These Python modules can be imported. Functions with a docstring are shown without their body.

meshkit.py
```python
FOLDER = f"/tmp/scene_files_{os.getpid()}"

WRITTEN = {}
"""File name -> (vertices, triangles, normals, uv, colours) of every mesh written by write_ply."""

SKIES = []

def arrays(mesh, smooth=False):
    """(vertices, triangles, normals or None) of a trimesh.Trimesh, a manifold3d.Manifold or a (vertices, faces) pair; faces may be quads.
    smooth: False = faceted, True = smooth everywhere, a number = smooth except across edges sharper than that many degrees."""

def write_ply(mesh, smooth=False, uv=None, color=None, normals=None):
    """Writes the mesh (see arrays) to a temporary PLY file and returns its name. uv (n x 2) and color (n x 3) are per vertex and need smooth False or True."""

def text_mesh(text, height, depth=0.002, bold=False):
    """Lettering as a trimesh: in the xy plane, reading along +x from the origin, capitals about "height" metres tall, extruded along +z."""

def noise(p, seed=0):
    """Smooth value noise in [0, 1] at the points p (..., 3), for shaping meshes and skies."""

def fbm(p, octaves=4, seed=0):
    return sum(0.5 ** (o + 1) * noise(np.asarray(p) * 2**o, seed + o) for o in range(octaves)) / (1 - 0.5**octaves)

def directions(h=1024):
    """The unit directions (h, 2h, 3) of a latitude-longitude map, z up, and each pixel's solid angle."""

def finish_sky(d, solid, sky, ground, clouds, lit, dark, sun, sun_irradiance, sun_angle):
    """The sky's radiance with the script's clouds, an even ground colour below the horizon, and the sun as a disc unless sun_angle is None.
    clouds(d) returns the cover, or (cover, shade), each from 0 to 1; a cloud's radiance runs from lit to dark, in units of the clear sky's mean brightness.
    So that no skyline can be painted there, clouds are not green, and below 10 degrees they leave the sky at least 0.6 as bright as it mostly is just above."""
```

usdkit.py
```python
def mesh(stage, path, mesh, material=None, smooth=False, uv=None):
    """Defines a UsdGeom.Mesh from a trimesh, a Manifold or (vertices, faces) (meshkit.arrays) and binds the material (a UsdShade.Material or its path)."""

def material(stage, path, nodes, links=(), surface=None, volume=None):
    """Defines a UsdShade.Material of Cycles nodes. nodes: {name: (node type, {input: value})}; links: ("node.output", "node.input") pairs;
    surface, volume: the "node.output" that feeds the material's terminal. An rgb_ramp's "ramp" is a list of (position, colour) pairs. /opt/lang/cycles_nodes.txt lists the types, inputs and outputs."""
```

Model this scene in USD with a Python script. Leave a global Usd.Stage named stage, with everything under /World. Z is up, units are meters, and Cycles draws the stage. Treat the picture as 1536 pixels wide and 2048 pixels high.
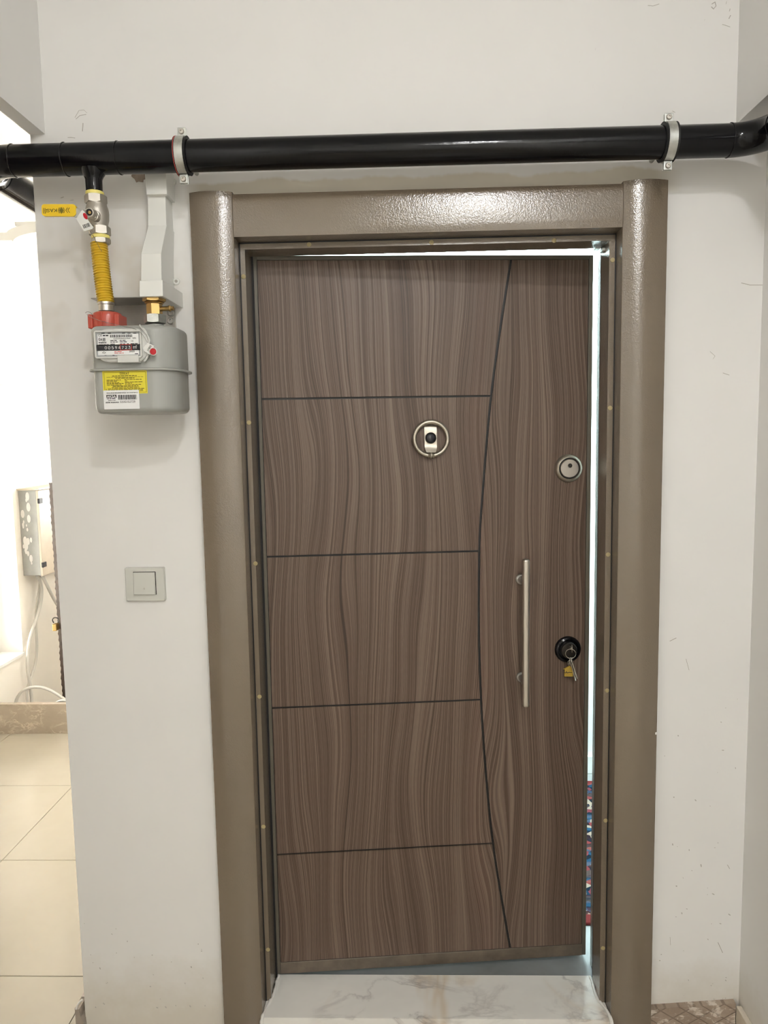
import math, random
import numpy as np, trimesh, usdkit, meshkit
import manifold3d as m3
from shapely.geometry import Polygon, LineString, box as sbox, Point
from shapely.ops import split as ssplit
from shapely import affinity
from pxr import Usd, UsdGeom, UsdLux, UsdShade, Gf, Sdf, Vt

stage = Usd.Stage.CreateInMemory()
UsdGeom.SetStageUpAxis(stage, UsdGeom.Tokens.z)
UsdGeom.SetStageMetersPerUnit(stage, 1.0)
world = UsdGeom.Xform.Define(stage, '/World'); stage.SetDefaultPrim(world.GetPrim())
UsdGeom.Scope.Define(stage, '/World/Looks')
random.seed(7); RNG = np.random.RandomState(7)

# ---------------------------------------------------------------- camera
CAM = np.array([0.45613, -1.64018, 1.48306]); YAW, PITCH, ROLL = 0.02961604, 0.10136001, -0.01733318; FPX = 1480.0
def _axes():
    cy, sy, cp, sp, cr, sr = math.cos(YAW), math.sin(YAW), math.cos(PITCH), math.sin(PITCH), math.cos(ROLL), math.sin(ROLL)
    f = np.array([-sy*cp, cy*cp, -sp]); r0 = np.array([cy, sy, 0.0]); u0 = np.cross(r0, f)
    return cr*r0 + sr*u0, -sr*r0 + cr*u0, f
AR, AU, AF = _axes()
cam = UsdGeom.Camera.Define(stage, '/World/camera')
cam.CreateHorizontalApertureAttr(36.0); cam.CreateVerticalApertureAttr(48.0)
cam.CreateFocalLengthAttr(36.0*FPX/1536.0); cam.CreateClippingRangeAttr(Gf.Vec2f(0.05, 100))
M = Gf.Matrix4d(*AR, 0, *AU, 0, *(-AF), 0, *CAM, 1)
cam.AddTransformOp().Set(M)
EXPOSURE = 0.40
cam.CreateExposureAttr(EXPOSURE)
# measured points: a pixel of the photograph carried onto a real plane of the room
def _ray(px, py): return AF + (px-768)/FPX*AR - (py-1024)/FPX*AU
def at(px, py, y): d = _ray(px, py); return CAM + d*((y-CAM[1])/d[1])
def atx(px, py, x): d = _ray(px, py); return CAM + d*((x-CAM[0])/d[0])

# ---------------------------------------------------------------- light
LAMP_POWER, FAR_POWER, FLAT_POWER, SKY = 205.0, 50.0, 360.0, 5.2
LAMP_POS = (0.80, -1.94, 2.75)
dome = UsdLux.DomeLight.Define(stage, '/World/sky')
dome.CreateIntensityAttr(SKY); dome.CreateColorAttr(Gf.Vec3f(1.0, 0.98, 0.93))

# ---------------------------------------------------------------- material helpers
class G:
    """collects Cycles nodes; every method returns the output it made"""
    def __init__(s): s.n, s.l, s.k = {}, [], 0
    def add(s, kind, out, **kw):
        s.k += 1; name = f'n{s.k}'; vals = {}
        for k, v in kw.items():
            if isinstance(v, str) and '.' in v and v.split('.')[0] in s.n: s.l.append((v, f'{name}.{k}'))
            else: vals[k] = v
        s.n[name] = (kind, vals); return f'{name}.{out}'
    def pos(s): return s.add('geometry', 'position')
    def obj(s): return s.add('texture_coordinate', 'object')
    def xyz(s, v): a = s.add('separate_xyz', 'x', vector=v); b = a.split('.')[0]; return a, b+'.y', b+'.z'
    def comb(s, x, y, z): return s.add('combine_xyz', 'vector', x=x, y=y, z=z)
    def noise(s, v, scale=5, detail=2, rough=.5, dist=0): return s.add('noise_texture', 'fac', vector=v, scale=scale, detail=detail, roughness=rough, distortion=dist)
    def m(s, op, a, b=0.0, c=0.0): return s.add('math', 'value', math_type=op, value1=a, value2=b, value3=c)
    def mapr(s, v, a, b, c=0.0, d=1.0): return s.add('map_range', 'result', value=v, from_min=a, from_max=b, to_min=c, to_max=d, clamp=True)
    def mix(s, f, a, b): return s.add('mix_color', 'result', fac=f, a=a, b=b)
    def ramp(s, f, stops): return s.add('rgb_ramp', 'color', fac=f, ramp=stops)
    def scale(s, v, xyz): return s.add('mapping', 'vector', vector=v, scale=xyz)
    def bump(s, h, strength, dist=.002): return s.add('bump', 'normal', height=h, strength=strength, distance=dist)
    def pbr(s, **kw): return s.add('principled_bsdf', 'BSDF', **kw)
    def make(s, name, surf): return usdkit.material(stage, '/World/Looks/'+name, s.n, s.l, surface=surf)

def simple(name, col, rough=.5, metal=0.0, bump=None, var=0.0, vs=8, **kw):
    g = G(); p = g.obj(); c = tuple(col)
    if var:
        c = g.mix(g.mapr(g.noise(p, vs, 5, .6), .3, .7), tuple(x*(1-var) for x in col), tuple(min(1, x*(1+var)) for x in col))
    if bump: kw['normal'] = g.bump(g.noise(p, bump[0], 2), bump[1], bump[2] if len(bump) > 2 else .001)
    return g.make(name, g.pbr(base_color=c, roughness=rough, metallic=metal, **kw))
def srgb(r, g, b): return tuple(((x/255+.055)/1.055)**2.4 if x > 10 else x/255/12.92 for x in (r, g, b))

def wall_paint(name, base, plaster_above_door=False):
    g = G(); p = g.pos(); x, y, z = g.xyz(p)
    n1 = g.noise(p, 1.7, 4, .55)
    c = g.mix(g.mapr(n1, .3, .7), tuple(v*.97 for v in base), tuple(min(1, v*1.02) for v in base))
    # dirt rubbed on near the floor
    low = g.m('multiply', g.mapr(g.m('add', z, g.m('multiply', g.noise(p, 14, 5, .7), .16)), .32, .16), .55)
    c = g.mix(low, c, (.56, .49, .37))
    # small scuffs, clustered
    sc = g.m('multiply', g.mapr(g.noise(g.scale(p, (1.0, 1.0, .55)), 75, 3, .6, .4), .735, .78), g.mapr(g.noise(p, 2.3, 2, .5), .52, .66))
    c = g.mix(g.m('multiply', sc, .55), c, (.30, .27, .23))
    sp = g.m('multiply', g.mapr(g.noise(p, 210, 1, .5), .80, .84), g.mapr(g.m('add', g.noise(p, 5, 2, .5), g.m('multiply', g.mapr(z, .5, .1), .14)), .60, .70))
    c = g.mix(g.m('multiply', sp, .6), c, (.16, .14, .12))
    if plaster_above_door:   # bare patching plaster over the door casing
        edge = g.m('add', z, g.m('multiply', g.noise(g.comb(x, y, 0.0), 9, 4, .55), -.05))
        band = g.m('multiply', g.mapr(edge, 2.020, 2.014), g.m('multiply', g.mapr(x, -.02, .02), g.mapr(x, 1.06, 1.0)))
        band = g.m('multiply', band, g.mapr(z, 1.99, 2.0))
        c = g.mix(g.m('multiply', band, .75), c, (.60, .54, .42))
        st = g.m('multiply', g.mapr(g.noise(p, 6, 3, .6), .5, .62), g.m('multiply', g.mapr(x, .02, -.06), g.m('multiply', g.mapr(z, 1.62, 1.75), g.mapr(z, 2.0, 1.9))))
        c = g.mix(g.m('multiply', st, .3), c, (.52, .44, .32))
    nb = g.add('bump', 'normal', height=g.noise(p, 26, 4, .6), strength=.12, distance=.004)
    return g.make(name, g.pbr(base_color=c, roughness=.62, normal=nb))

def marble(name, base, vein, tint, scale=3.0, rough=.22, amount=.6):
    g = G(); p = g.pos()
    q = g.scale(p, (1.0, 1.6, 1.6))
    a = g.m('absolute', g.m('subtract', g.noise(q, scale*1.1, 5, .6, .5), .5))
    v1 = g.m('multiply', g.m('power', g.mapr(a, .06, .0), 2.0), g.mapr(g.noise(p, scale*.9, 3, .6), .45, .70))
    cloud = g.noise(q, scale*.8, 5, .6, .3)
    c = g.mix(g.mapr(cloud, .30, .75), base, tuple(x*.84 for x in base))
    b = g.m('absolute', g.m('subtract', g.noise(g.scale(p, (2.2, .8, .8)), scale*.55, 3, .5, .4), .47))
    c = g.mix(g.m('multiply', g.m('multiply', g.m('power', g.mapr(b, .05, 0.0), 1.5), g.mapr(g.noise(p, scale*.8, 2), .45, .62)), .5), c, tint)
    c = g.mix(g.m('multiply', v1, amount), c, vein)
    return g.make(name, g.pbr(base_color=c, roughness=rough, specular_ior_level=.5))

def wood():
    g = G(); p = g.obj(); x, y, z = g.xyz(p)
    w = g.noise(g.comb(g.m('multiply', x, 6.0), 0.0, g.m('multiply', z, 1.25)), 1.0, 1, .4)
    w2 = g.noise(g.comb(g.m('multiply', x, 14.0), 3.0, g.m('multiply', z, 2.2)), 1.0, 2, .5)
    u = g.m('add', x, g.m('add', g.m('multiply', w, .15), g.m('multiply', w2, .010)))
    zl = g.m('multiply', z, .05)
    broad = g.noise(g.comb(g.m('multiply', u, 24.0), 0.0, zl), 1.0, 3, .6)
    lines = g.noise(g.comb(g.m('multiply', u, 170.0), 7.0, zl), 1.0, 3, .6)
    fine = g.noise(g.comb(g.m('multiply', u, 420.0), 11.0, g.m('multiply', z, .4)), 1.0, 2, .6)
    pore = g.noise(g.comb(g.m('multiply', x, 900.0), 0.0, g.m('multiply', z, 60.0)), 1.0, 1, .5)
    t = g.m('add', g.m('multiply', g.mapr(broad, .25, .75), .30), g.m('add', g.m('multiply', g.mapr(lines, .3, .7), .30), g.m('multiply', g.mapr(fine, .3, .7), .40)))
    t = g.m('add', t, g.m('multiply', g.m('subtract', pore, .5), .16))
    t = g.m('add', g.m('multiply', g.m('subtract', t, .5), 1.12), .5)
    thin = g.noise(g.comb(g.m('multiply', u, 66.0), 21.0, zl), 1.0, 1, .5)
    thin = g.m('multiply', g.mapr(g.m('absolute', g.m('subtract', thin, .5)), .020, .0), g.mapr(g.noise(g.comb(g.m('multiply', u, 13.0), 4.0, g.m('multiply', z, 1.0)), 1.0, 1, .5), .42, .62))
    c = g.ramp(t, [(0.14, (.044, .026, .017)), (.36, (.084, .053, .036)), (.52, (.126, .084, .060)), (.66, (.174, .123, .092)), (.88, (.25, .185, .14))])
    c = g.mix(g.m('multiply', thin, .55), c, (.26, .195, .15))
    pink = g.mapr(g.noise(g.comb(g.m('multiply', u, 9.0), 5.0, zl), 1.0, 2, .5), .55, .75)
    c = g.mix(g.m('multiply', pink, .5), c, g.mix(.5, c, (.17, .085, .062)))
    nb = g.add('bump', 'normal', height=fine, strength=.10, distance=.001)
    return g.make('walnut_laminate', g.pbr(base_color=c, roughness=.42, specular_ior_level=.4, normal=nb))

def steel_paint():
    g = G(); p = g.obj()
    n = g.noise(p, 380, 2, .5)
    n2 = g.noise(p, 190, 2, .5)
    h = g.m('add', g.m('multiply', n, .6), g.m('multiply', n2, .8))
    nb = g.add('bump', 'normal', height=h, strength=.38, distance=.0010)
    c = g.mix(g.mapr(g.noise(p, 3, 3), .3, .7), (.172, .136, .097), (.190, .151, .109))
    return g.make('taupe_steel_paint', g.pbr(base_color=c, roughness=.13, specular_ior_level=.85, normal=nb))

def black_paint():
    g = G(); p = g.obj()
    nb = g.add('bump', 'normal', height=g.noise(p, 40, 4, .6), strength=.12, distance=.003)
    return g.make('black_gloss_paint', g.pbr(base_color=(.004, .004, .005), roughness=.11, specular_ior_level=.28, normal=nb))

def rug_mat():
    g = G(); p = g.pos(); x, y, z = g.xyz(p)
    v = g.scale(p, (1.0, 1.0, 0.0))
    cell = g.add('voronoi_texture', 'color', vector=g.add('vector_math', 'vector', vector_math_type='add') if False else v, scale=46.0)
    r = g.add('separate_color', 'r', color=cell)
    mot = g.ramp(r, [(0, (.012, .03, .06)), (.2, (.012, .03, .06)), (.21, (.03, .13, .24)), (.45, (.03, .13, .24)), (.46, (.42, .08, .08)), (.62, (.42, .08, .08)), (.63, (.75, .62, .48)), (.8, (.75, .62, .48)), (.81, (.012, .02, .03)), (1, (.012, .02, .03))])
    bands = g.noise(g.comb(0.0, y, 0.0), 17, 1, .5)
    tone = g.ramp(bands, [(.35, (.02, .09, .19)), (.48, (.03, .05, .09)), (.52, (.40, .10, .09)), (.6, (.62, .42, .30)), (.68, (.03, .10, .20))])
    c = g.mix(.8, tone, mot)
    edge = g.m('maximum', g.mapr(y, .385, .380), g.mapr(y, 1.185, 1.19))
    c = g.mix(edge, c, (.30, .05, .05)); c = g.mix(.62, c, (.0, .0, .0))
    return g.make('rug_wool', g.pbr(base_color=c, roughness=.95, specular_ior_level=.1))

def lozenge_tile():
    g = G(); p = g.pos(); x, y, z = g.xyz(p)
    def lines(a):
        f = g.m('absolute', g.m('subtract', g.m('fraction', g.m('multiply', a, 27.0)), .5))
        return g.mapr(f, .06, .03)
    xs = g.m('multiply', x, .62)
    l = g.m('maximum', lines(g.m('add', xs, z)), lines(g.m('subtract', xs, z)))
    base = g.mix(g.mapr(g.noise(p, 18, 4, .6), .35, .65), srgb(176, 158, 140), srgb(150, 132, 116))
    c = g.mix(g.m('multiply', l, .7), base, srgb(118, 102, 88))
    sm = g.mapr(g.noise(g.scale(p, (1.0, 1.0, 2.2)), 22, 5, .65, .5), .53, .60)
    c = g.mix(g.m('multiply', sm, .8), c, srgb(225, 215, 203))
    return g.make('lozenge_tile', g.pbr(base_color=c, roughness=.4, normal=g.bump(l, .5, -.002)))

def floor_tile():
    g = G(); p = g.pos()
    c = g.mix(g.mapr(g.noise(p, 2.5, 4, .6), .3, .7), (.40, .36, .285), (.445, .40, .325))
    d = g.m('multiply', g.mapr(g.noise(p, 60, 2, .5), .76, .80), g.mapr(g.noise(p, 4, 2), .45, .6))
    c = g.mix(g.m('multiply', d, .7), c, (.25, .20, .15))
    sm = g.m('multiply', g.mapr(g.noise(g.scale(p, (1.0, .5, 1.0)), 16, 4, .6, 1.0), .62, .74), .35)
    c = g.mix(sm, c, (.45, .37, .27))
    return g.make('cream_floor_tile', g.pbr(base_color=c, roughness=.22))

def glass_pane():
    g = G()
    f = g.add('fresnel', 'fac', IOR=1.45)
    return g.make('window_glass', g.add('mix_closure', 'closure', fac=f, closure1=g.add('transparent_bsdf', 'BSDF'), closure2=g.add('glossy_bsdf', 'BSDF', roughness=.0)))
def emit(name, col, power):
    g = G(); return g.make(name, g.add('emission', 'emission', color=col, strength=power))

WALL = (.80, .787, .763)
K = dict(
    wall=wall_paint('wall_paint', WALL), wall_door=wall_paint('wall_paint_door_side', WALL, True),
    white=simple('ceiling_white', (.80, .78, .74), .7), stair=simple('stairwell_white', (.86, .82, .75), .6, var=.03, vs=3),
    flat=simple('flat_wall_white', (.80, .83, .83), .6), steel=steel_paint(), wood=wood(),
    leafmetal=simple('leaf_metal', (.118, .104, .078), .38, bump=(300, .1)), kick=simple('kick_strip', (.125, .098, .072), .35, var=.25, vs=25),
    dark=simple('groove_black', (.012, .011, .010), .5), rubber=simple('black_rubber', (.008, .008, .008), .6),
    black=black_paint(), marble=marble('threshold_marble', (.90, .88, .83), (.22, .18, .17), (.58, .42, .24), 4.0),
    curb=marble('curb_marble', (.42, .35, .27), (.70, .62, .50), (.30, .24, .18), 11.0, .3, .9),
    skirt=marble('skirting_marble', (.36, .31, .26), (.70, .66, .58), (.2, .17, .13), 14.0, .3, .9),
    tile=floor_tile(), grout=simple('tile_grout', (.22, .17, .12), .9), lozenge=lozenge_tile(), cream=simple('cream_skirting', (.62, .55, .45), .4, var=.08),
    zinc=simple('zinc_plate', (.55, .56, .53), .42, 1.0, var=.15, vs=60), galv=simple('galvanised_sheet', (.40, .39, .37), .38, 1.0, var=.1, vs=20),
    nickel=simple('nickel_casting', (.50, .47, .42), .50, 1.0, bump=(500, .15)), satin=simple('satin_nickel', (.47, .43, .36), .42, 1.0),
    brushed=simple('brushed_steel', (.60, .56, .50), .34, 1.0), brass=simple('brass', (.50, .34, .13), .40, 1.0), darkmetal=simple('dark_metal', (.05, .045, .04), .35, .8),
    yellow=simple('yellow_hose', (.70, .47, .035), .40), yring=simple('yellow_seal', (.86, .76, .22), .5), ylever=simple('yellow_lever', (.80, .54, .02), .32),
    mgrey=simple('meter_grey', (.34, .345, .32), .36, bump=(250, .05)), bezel=simple('bezel_grey', (.60, .60, .57), .35), window=simple('counter_window_grey', (.36, .37, .37), .25),
    paper=simple('label_white', (.80, .80, .79), .5), yellowlabel=simple('label_yellow', (.72, .62, .04), .5), ink=simple('print_black', (.03, .03, .03), .6), inky=simple('print_olive', (.16, .13, .01), .6),
    strip=simple('counter_black', (.02, .02, .022), .3), digit=simple('digit_white', (.7, .7, .7), .5), redline=simple('red_frame', (.65, .06, .05), .4), sealred=simple('seal_red', (.50, .01, .02), .25), redtext=simple('print_red', (.5, .1, .08), .6),
    redplastic=simple('red_plastic', (.62, .10, .065), .25, transmission_weight=.25), pvc=simple('white_pvc', (.76, .76, .72), .35), switch=simple('switch_white', (.60, .60, .55), .35),
    cap=simple('ochre_cap', (.36, .29, .14), .45), boxgrey=simple('box_grey', (.36, .36, .33), .5, var=.12, vs=12), boxcream=simple('box_cream', (.50, .43, .33), .5, var=.08, vs=10),
    cable=simple('cable_white', (.62, .60, .55), .5), brown=simple('dark_brown_metal', (.06, .042, .03), .5, var=.3, vs=30), plaster=simple('plaster_white', (.78, .76, .72), .8), 
    planks=simple('grey_laminate', (.24, .25, .25), .40, var=.22, vs=6), rug=rug_mat(), glass=glass_pane(), upvc=simple('window_frame_white', (.8, .8, .78), .4),
    lens=simple('peephole_lens', (.02, .02, .025), .06), keysteel=simple('key_steel', (.66, .62, .56), .25, 1.0), fob=simple('fob_amber', (.42, .28, .04), .3), wire=simple('seal_wire', (.30, .29, .27), .35, .8),
    lamp=emit('lamp_opal', (.98, .985, 1.0), LAMP_POWER), farlamp=emit('far_lamp_opal', (1.0, 1.0, .96), FAR_POWER), flatlamp=emit('flat_lamp_opal', (.76, .96, 1.0), FLAT_POWER), scuff=simple('scuff_grey', (.50, .47, .43), .8), stone=simple('bare_stone', (.30, .24, .19), .8, var=.3, vs=40),
)

# ---------------------------------------------------------------- object helpers
USED, BASE = {}, {}
def numbered(parent, name):
    k = (parent, name); n = USED.get(k, 0); USED[k] = n+1
    return f'{parent}/{name}' if n == 0 else f'{parent}/{name}_{n:03d}'
def tag(o, label=None, cat=None, group=None, kind=None):
    p = o.GetPrim() if hasattr(o, 'GetPrim') else o
    for k, v in (('label', label), ('category', cat), ('group', group), ('kind', kind)):
        if v: p.SetCustomDataByKey(k, v)
    return o
def thing(name, label, cat, base=(0, 0, 0), rotz=0.0, group=None, kind=None):
    path = numbered('/World', name); x = UsdGeom.Xform.Define(stage, path)
    x.AddTranslateOp().Set(Gf.Vec3d(*map(float, base)))
    if rotz: x.AddRotateZOp().Set(math.degrees(rotz))
    BASE[path] = np.zeros(3) if rotz else np.array(base, float)     # a turned thing is modelled in its own coordinates
    tag(x, label, cat, group, kind); return path
def obj(name, mesh, mat, parent='/World', smooth=False, label=None, cat=None, group=None, kind=None):
    v, f, _ = meshkit.arrays(mesh, False)
    path = numbered(parent, name)
    base = np.zeros(3)
    for k, b in BASE.items():
        if parent == k or parent.startswith(k+'/'): base = b
    if parent == '/World':
        base = np.array([(v[:, 0].min()+v[:, 0].max())/2, (v[:, 1].min()+v[:, 1].max())/2, v[:, 2].min()])
    tm = trimesh.Trimesh(v-base, f, process=bool(smooth))
    m = usdkit.mesh(stage, path, tm, K[mat], smooth=smooth)
    if parent == '/World': m.AddTranslateOp().Set(Gf.Vec3d(*map(float, base)))
    tag(m, label, cat, group, kind); return path

def box(x0, x1, y0, y1, z0, z1): return trimesh.creation.box(bounds=[[min(x0, x1), min(y0, y1), min(z0, z1)], [max(x0, x1), max(y0, y1), max(z0, z1)]])
def cat(*ms): return trimesh.util.concatenate([m for m in ms])
def rbox(x0, x1, y0, y1, z0, z1, r=.002, seg=3):
    """box with rounded edges"""
    s = trimesh.creation.icosphere(2, r) if seg > 2 else trimesh.creation.icosphere(1, r)
    pts = [s.vertices + np.array([x, y, z]) for x in (x0+r, x1-r) for y in (y0+r, y1-r) for z in (z0+r, z1-r)]
    return trimesh.convex.convex_hull(np.vstack(pts))
def frame_of(d):
    d = np.asarray(d, float); d = d/np.linalg.norm(d); a = np.array([0, 0, 1.0]) if abs(d[2]) < .9 else np.array([1.0, 0, 0])
    s = np.cross(a, d); s /= np.linalg.norm(s); return s, np.cross(d, s), d
def lathe(profile, origin, axis, n=40, cap=True):
    """profile: (radius, along) pairs turned about axis"""
    s, t, d = frame_of(axis); pr = list(profile)
    if cap:
        if pr[0][0] > 1e-6: pr = [(0, pr[0][1])]+pr
        if pr[-1][0] > 1e-6: pr = pr+[(0, pr[-1][1])]
    a = np.linspace(0, 2*math.pi, n, endpoint=False); V = []
    for r, h in pr: V.append(np.asarray(origin)+d*h+np.outer(np.cos(a)*r, s)+np.outer(np.sin(a)*r, t))
    V = np.vstack(V); F = []
    for i in range(len(pr)-1):
        for j in range(n):
            k = (j+1) % n; F += [[i*n+j, i*n+k, (i+1)*n+k], [i*n+j, (i+1)*n+k, (i+1)*n+j]]
    m = trimesh.Trimesh(V, F, process=True); m.update_faces(m.nondegenerate_faces()); trimesh.repair.fix_normals(m); return m
def spline(pts, n=40):
    from scipy.interpolate import CubicSpline
    p = np.asarray(pts, float); t = np.r_[0, np.cumsum(np.linalg.norm(np.diff(p, axis=0), axis=1))]
    return CubicSpline(t, p)(np.linspace(0, t[-1], n))
def tube(path, radius, n=12, closed=False):
    p = np.asarray(path, float); N = len(p); rad = np.broadcast_to(radius, (N,))
    tan = np.gradient(p, axis=0) if not closed else np.roll(p, -1, 0)-np.roll(p, 1, 0)
    tan /= np.linalg.norm(tan, axis=1, keepdims=True)
    s, _, _ = frame_of(tan[0]); V = []; a = np.linspace(0, 2*math.pi, n, endpoint=False)
    for i in range(N):
        s = s-tan[i]*(s@tan[i]); s /= np.linalg.norm(s); t = np.cross(tan[i], s)
        V.append(p[i]+rad[i]*(np.outer(np.cos(a), s)+np.outer(np.sin(a), t)))
    V = np.vstack(V); F = []
    for i in range(N if closed else N-1):
        i2 = (i+1) % N
        for j in range(n):
            k = (j+1) % n; F += [[i*n+j, i*n+k, i2*n+k], [i*n+j, i2*n+k, i2*n+j]]
    if not closed:
        V = np.vstack([V, p[0], p[-1]]); c0, c1 = len(V)-2, len(V)-1
        for j in range(n):
            k = (j+1) % n; F += [[c0, k, j], [c1, (N-1)*n+j, (N-1)*n+k]]
    return trimesh.Trimesh(V, F, process=False)
def ring(center, axis, R, r, n=56, m=14):
    s, t, d = frame_of(axis); a = np.linspace(0, 2*math.pi, n, endpoint=False)
    return tube(np.asarray(center)+R*(np.outer(np.cos(a), s)+np.outer(np.sin(a), t)), r, m, closed=True)
def prism_xz(poly, y0, y1):
    """a shapely polygon in (x, z), from y0 (front) to y1 (back)"""
    m = trimesh.creation.extrude_polygon(poly, abs(y1-y0), engine='earcut'); v = m.vertices.copy()
    m.vertices = np.c_[v[:, 0], max(y0, y1)-v[:, 2], v[:, 1]]; return m
def prism_xy(poly, z0, z1):
    m = trimesh.creation.extrude_polygon(poly, z1-z0, engine='earcut'); m.apply_translation([0, 0, z0]); return m
def hexnut(c, R, z0, z1, turn=0.0, hole=0.0):
    a = np.arange(6)*math.pi/3+turn
    P = Polygon(np.c_[c[0]+R*np.cos(a), c[1]+R*np.sin(a)])
    full = m3.Manifold.extrude(m3.CrossSection([np.array(P.exterior.coords)[:-1]]), z1-z0).translate([0, 0, z0])
    ch = R*.12; h = z1-z0
    cone = lathe([(R-ch, z0), (R, z0+ch*.6), (R, z1-ch*.6), (R-ch, z1)], (c[0], c[1], 0), (0, 0, 1), 36)
    cm = m3.Manifold(m3.Mesh(np.array(cone.vertices, np.float32), np.array(cone.faces, np.uint32)))
    k = (full ^ cm).to_mesh(); return trimesh.Trimesh(k.vert_properties[:, :3], k.tri_verts)
def rrect(x0, x1, y0, y1, r, n=8):
    P = []
    for cx, cy, a0 in ((x1-r, y1-r, 0), (x0+r, y1-r, 90), (x0+r, y0+r, 180), (x1-r, y0+r, 270)):
        for k in range(n+1):
            a = math.radians(a0+90*k/n); P.append((cx+r*math.cos(a), cy+r*math.sin(a)))
    return np.array(P)
def loft(rings):
    """closed solid through rings (each k x 3, same count, counter-clockwise from above)"""
    n = len(rings[0]); V = np.vstack(rings+[rings[0].mean(0)[None], rings[-1].mean(0)[None]]); F = []
    for i in range(len(rings)-1):
        for j in range(n):
            k = (j+1) % n; F += [[i*n+j, i*n+k, (i+1)*n+k], [i*n+j, (i+1)*n+k, (i+1)*n+j]]
    c0, c1 = len(V)-2, len(V)-1
    for j in range(n):
        k = (j+1) % n; F += [[c0, k, j], [c1, (len(rings)-1)*n+j, (len(rings)-1)*n+k]]
    m = trimesh.Trimesh(V, F, process=False); trimesh.repair.fix_normals(m); return m
def text(s, x, z, y, height, width=None, center=False, bold=False, turn=0, depth=.0004):
    """lettering on an upright face looking towards -y; x, z = left end of the baseline"""
    m = meshkit.text_mesh(s, height, depth, bold); v = m.vertices.copy()
    v[:, 0] -= v[:, 0].min(); w = v[:, 0].max()
    if width: v[:, 0] *= width/w; w = width
    if center: v[:, 0] -= w/2
    if turn: v[:, :2] = v[:, :2] @ np.array([[math.cos(turn), math.sin(turn)], [-math.sin(turn), math.cos(turn)]])
    m.vertices = np.c_[x+v[:, 0], y-v[:, 2], z+v[:, 1]]; return m
def bars(x0, x1, z0, z1, y, seed, n=40, depth=.0004):
    r = np.random.RandomState(seed); out = []; e = np.cumsum(r.uniform(.5, 1.6, 2*n)); e = x0+(x1-x0)*np.r_[0, e]/e[-1]
    for i in range(0, 2*n, 2): out.append(box(e[i], e[i+1], y-depth, y, z0, z1))
    return cat(*out)
def words(x0, x1, z, h, y, seed, depth=.0003):
    """a line of print too small to read: word-length strokes"""
    r = np.random.RandomState(seed); out = []; x = x0
    while x < x1-.002:
        w = min(r.uniform(.003, .009), x1-x); out.append(box(x, x+w, y-depth, y, z, z+h)); x += w+.0012
    return cat(*out)
def screw(c, axis, r=.006):
    head = lathe([(r, 0), (r, r*.35), (r*.8, r*.6), (r*.35, r*.62), (r*.3, r*.35), (0, r*.35)], c, axis, 24)
    return head

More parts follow.
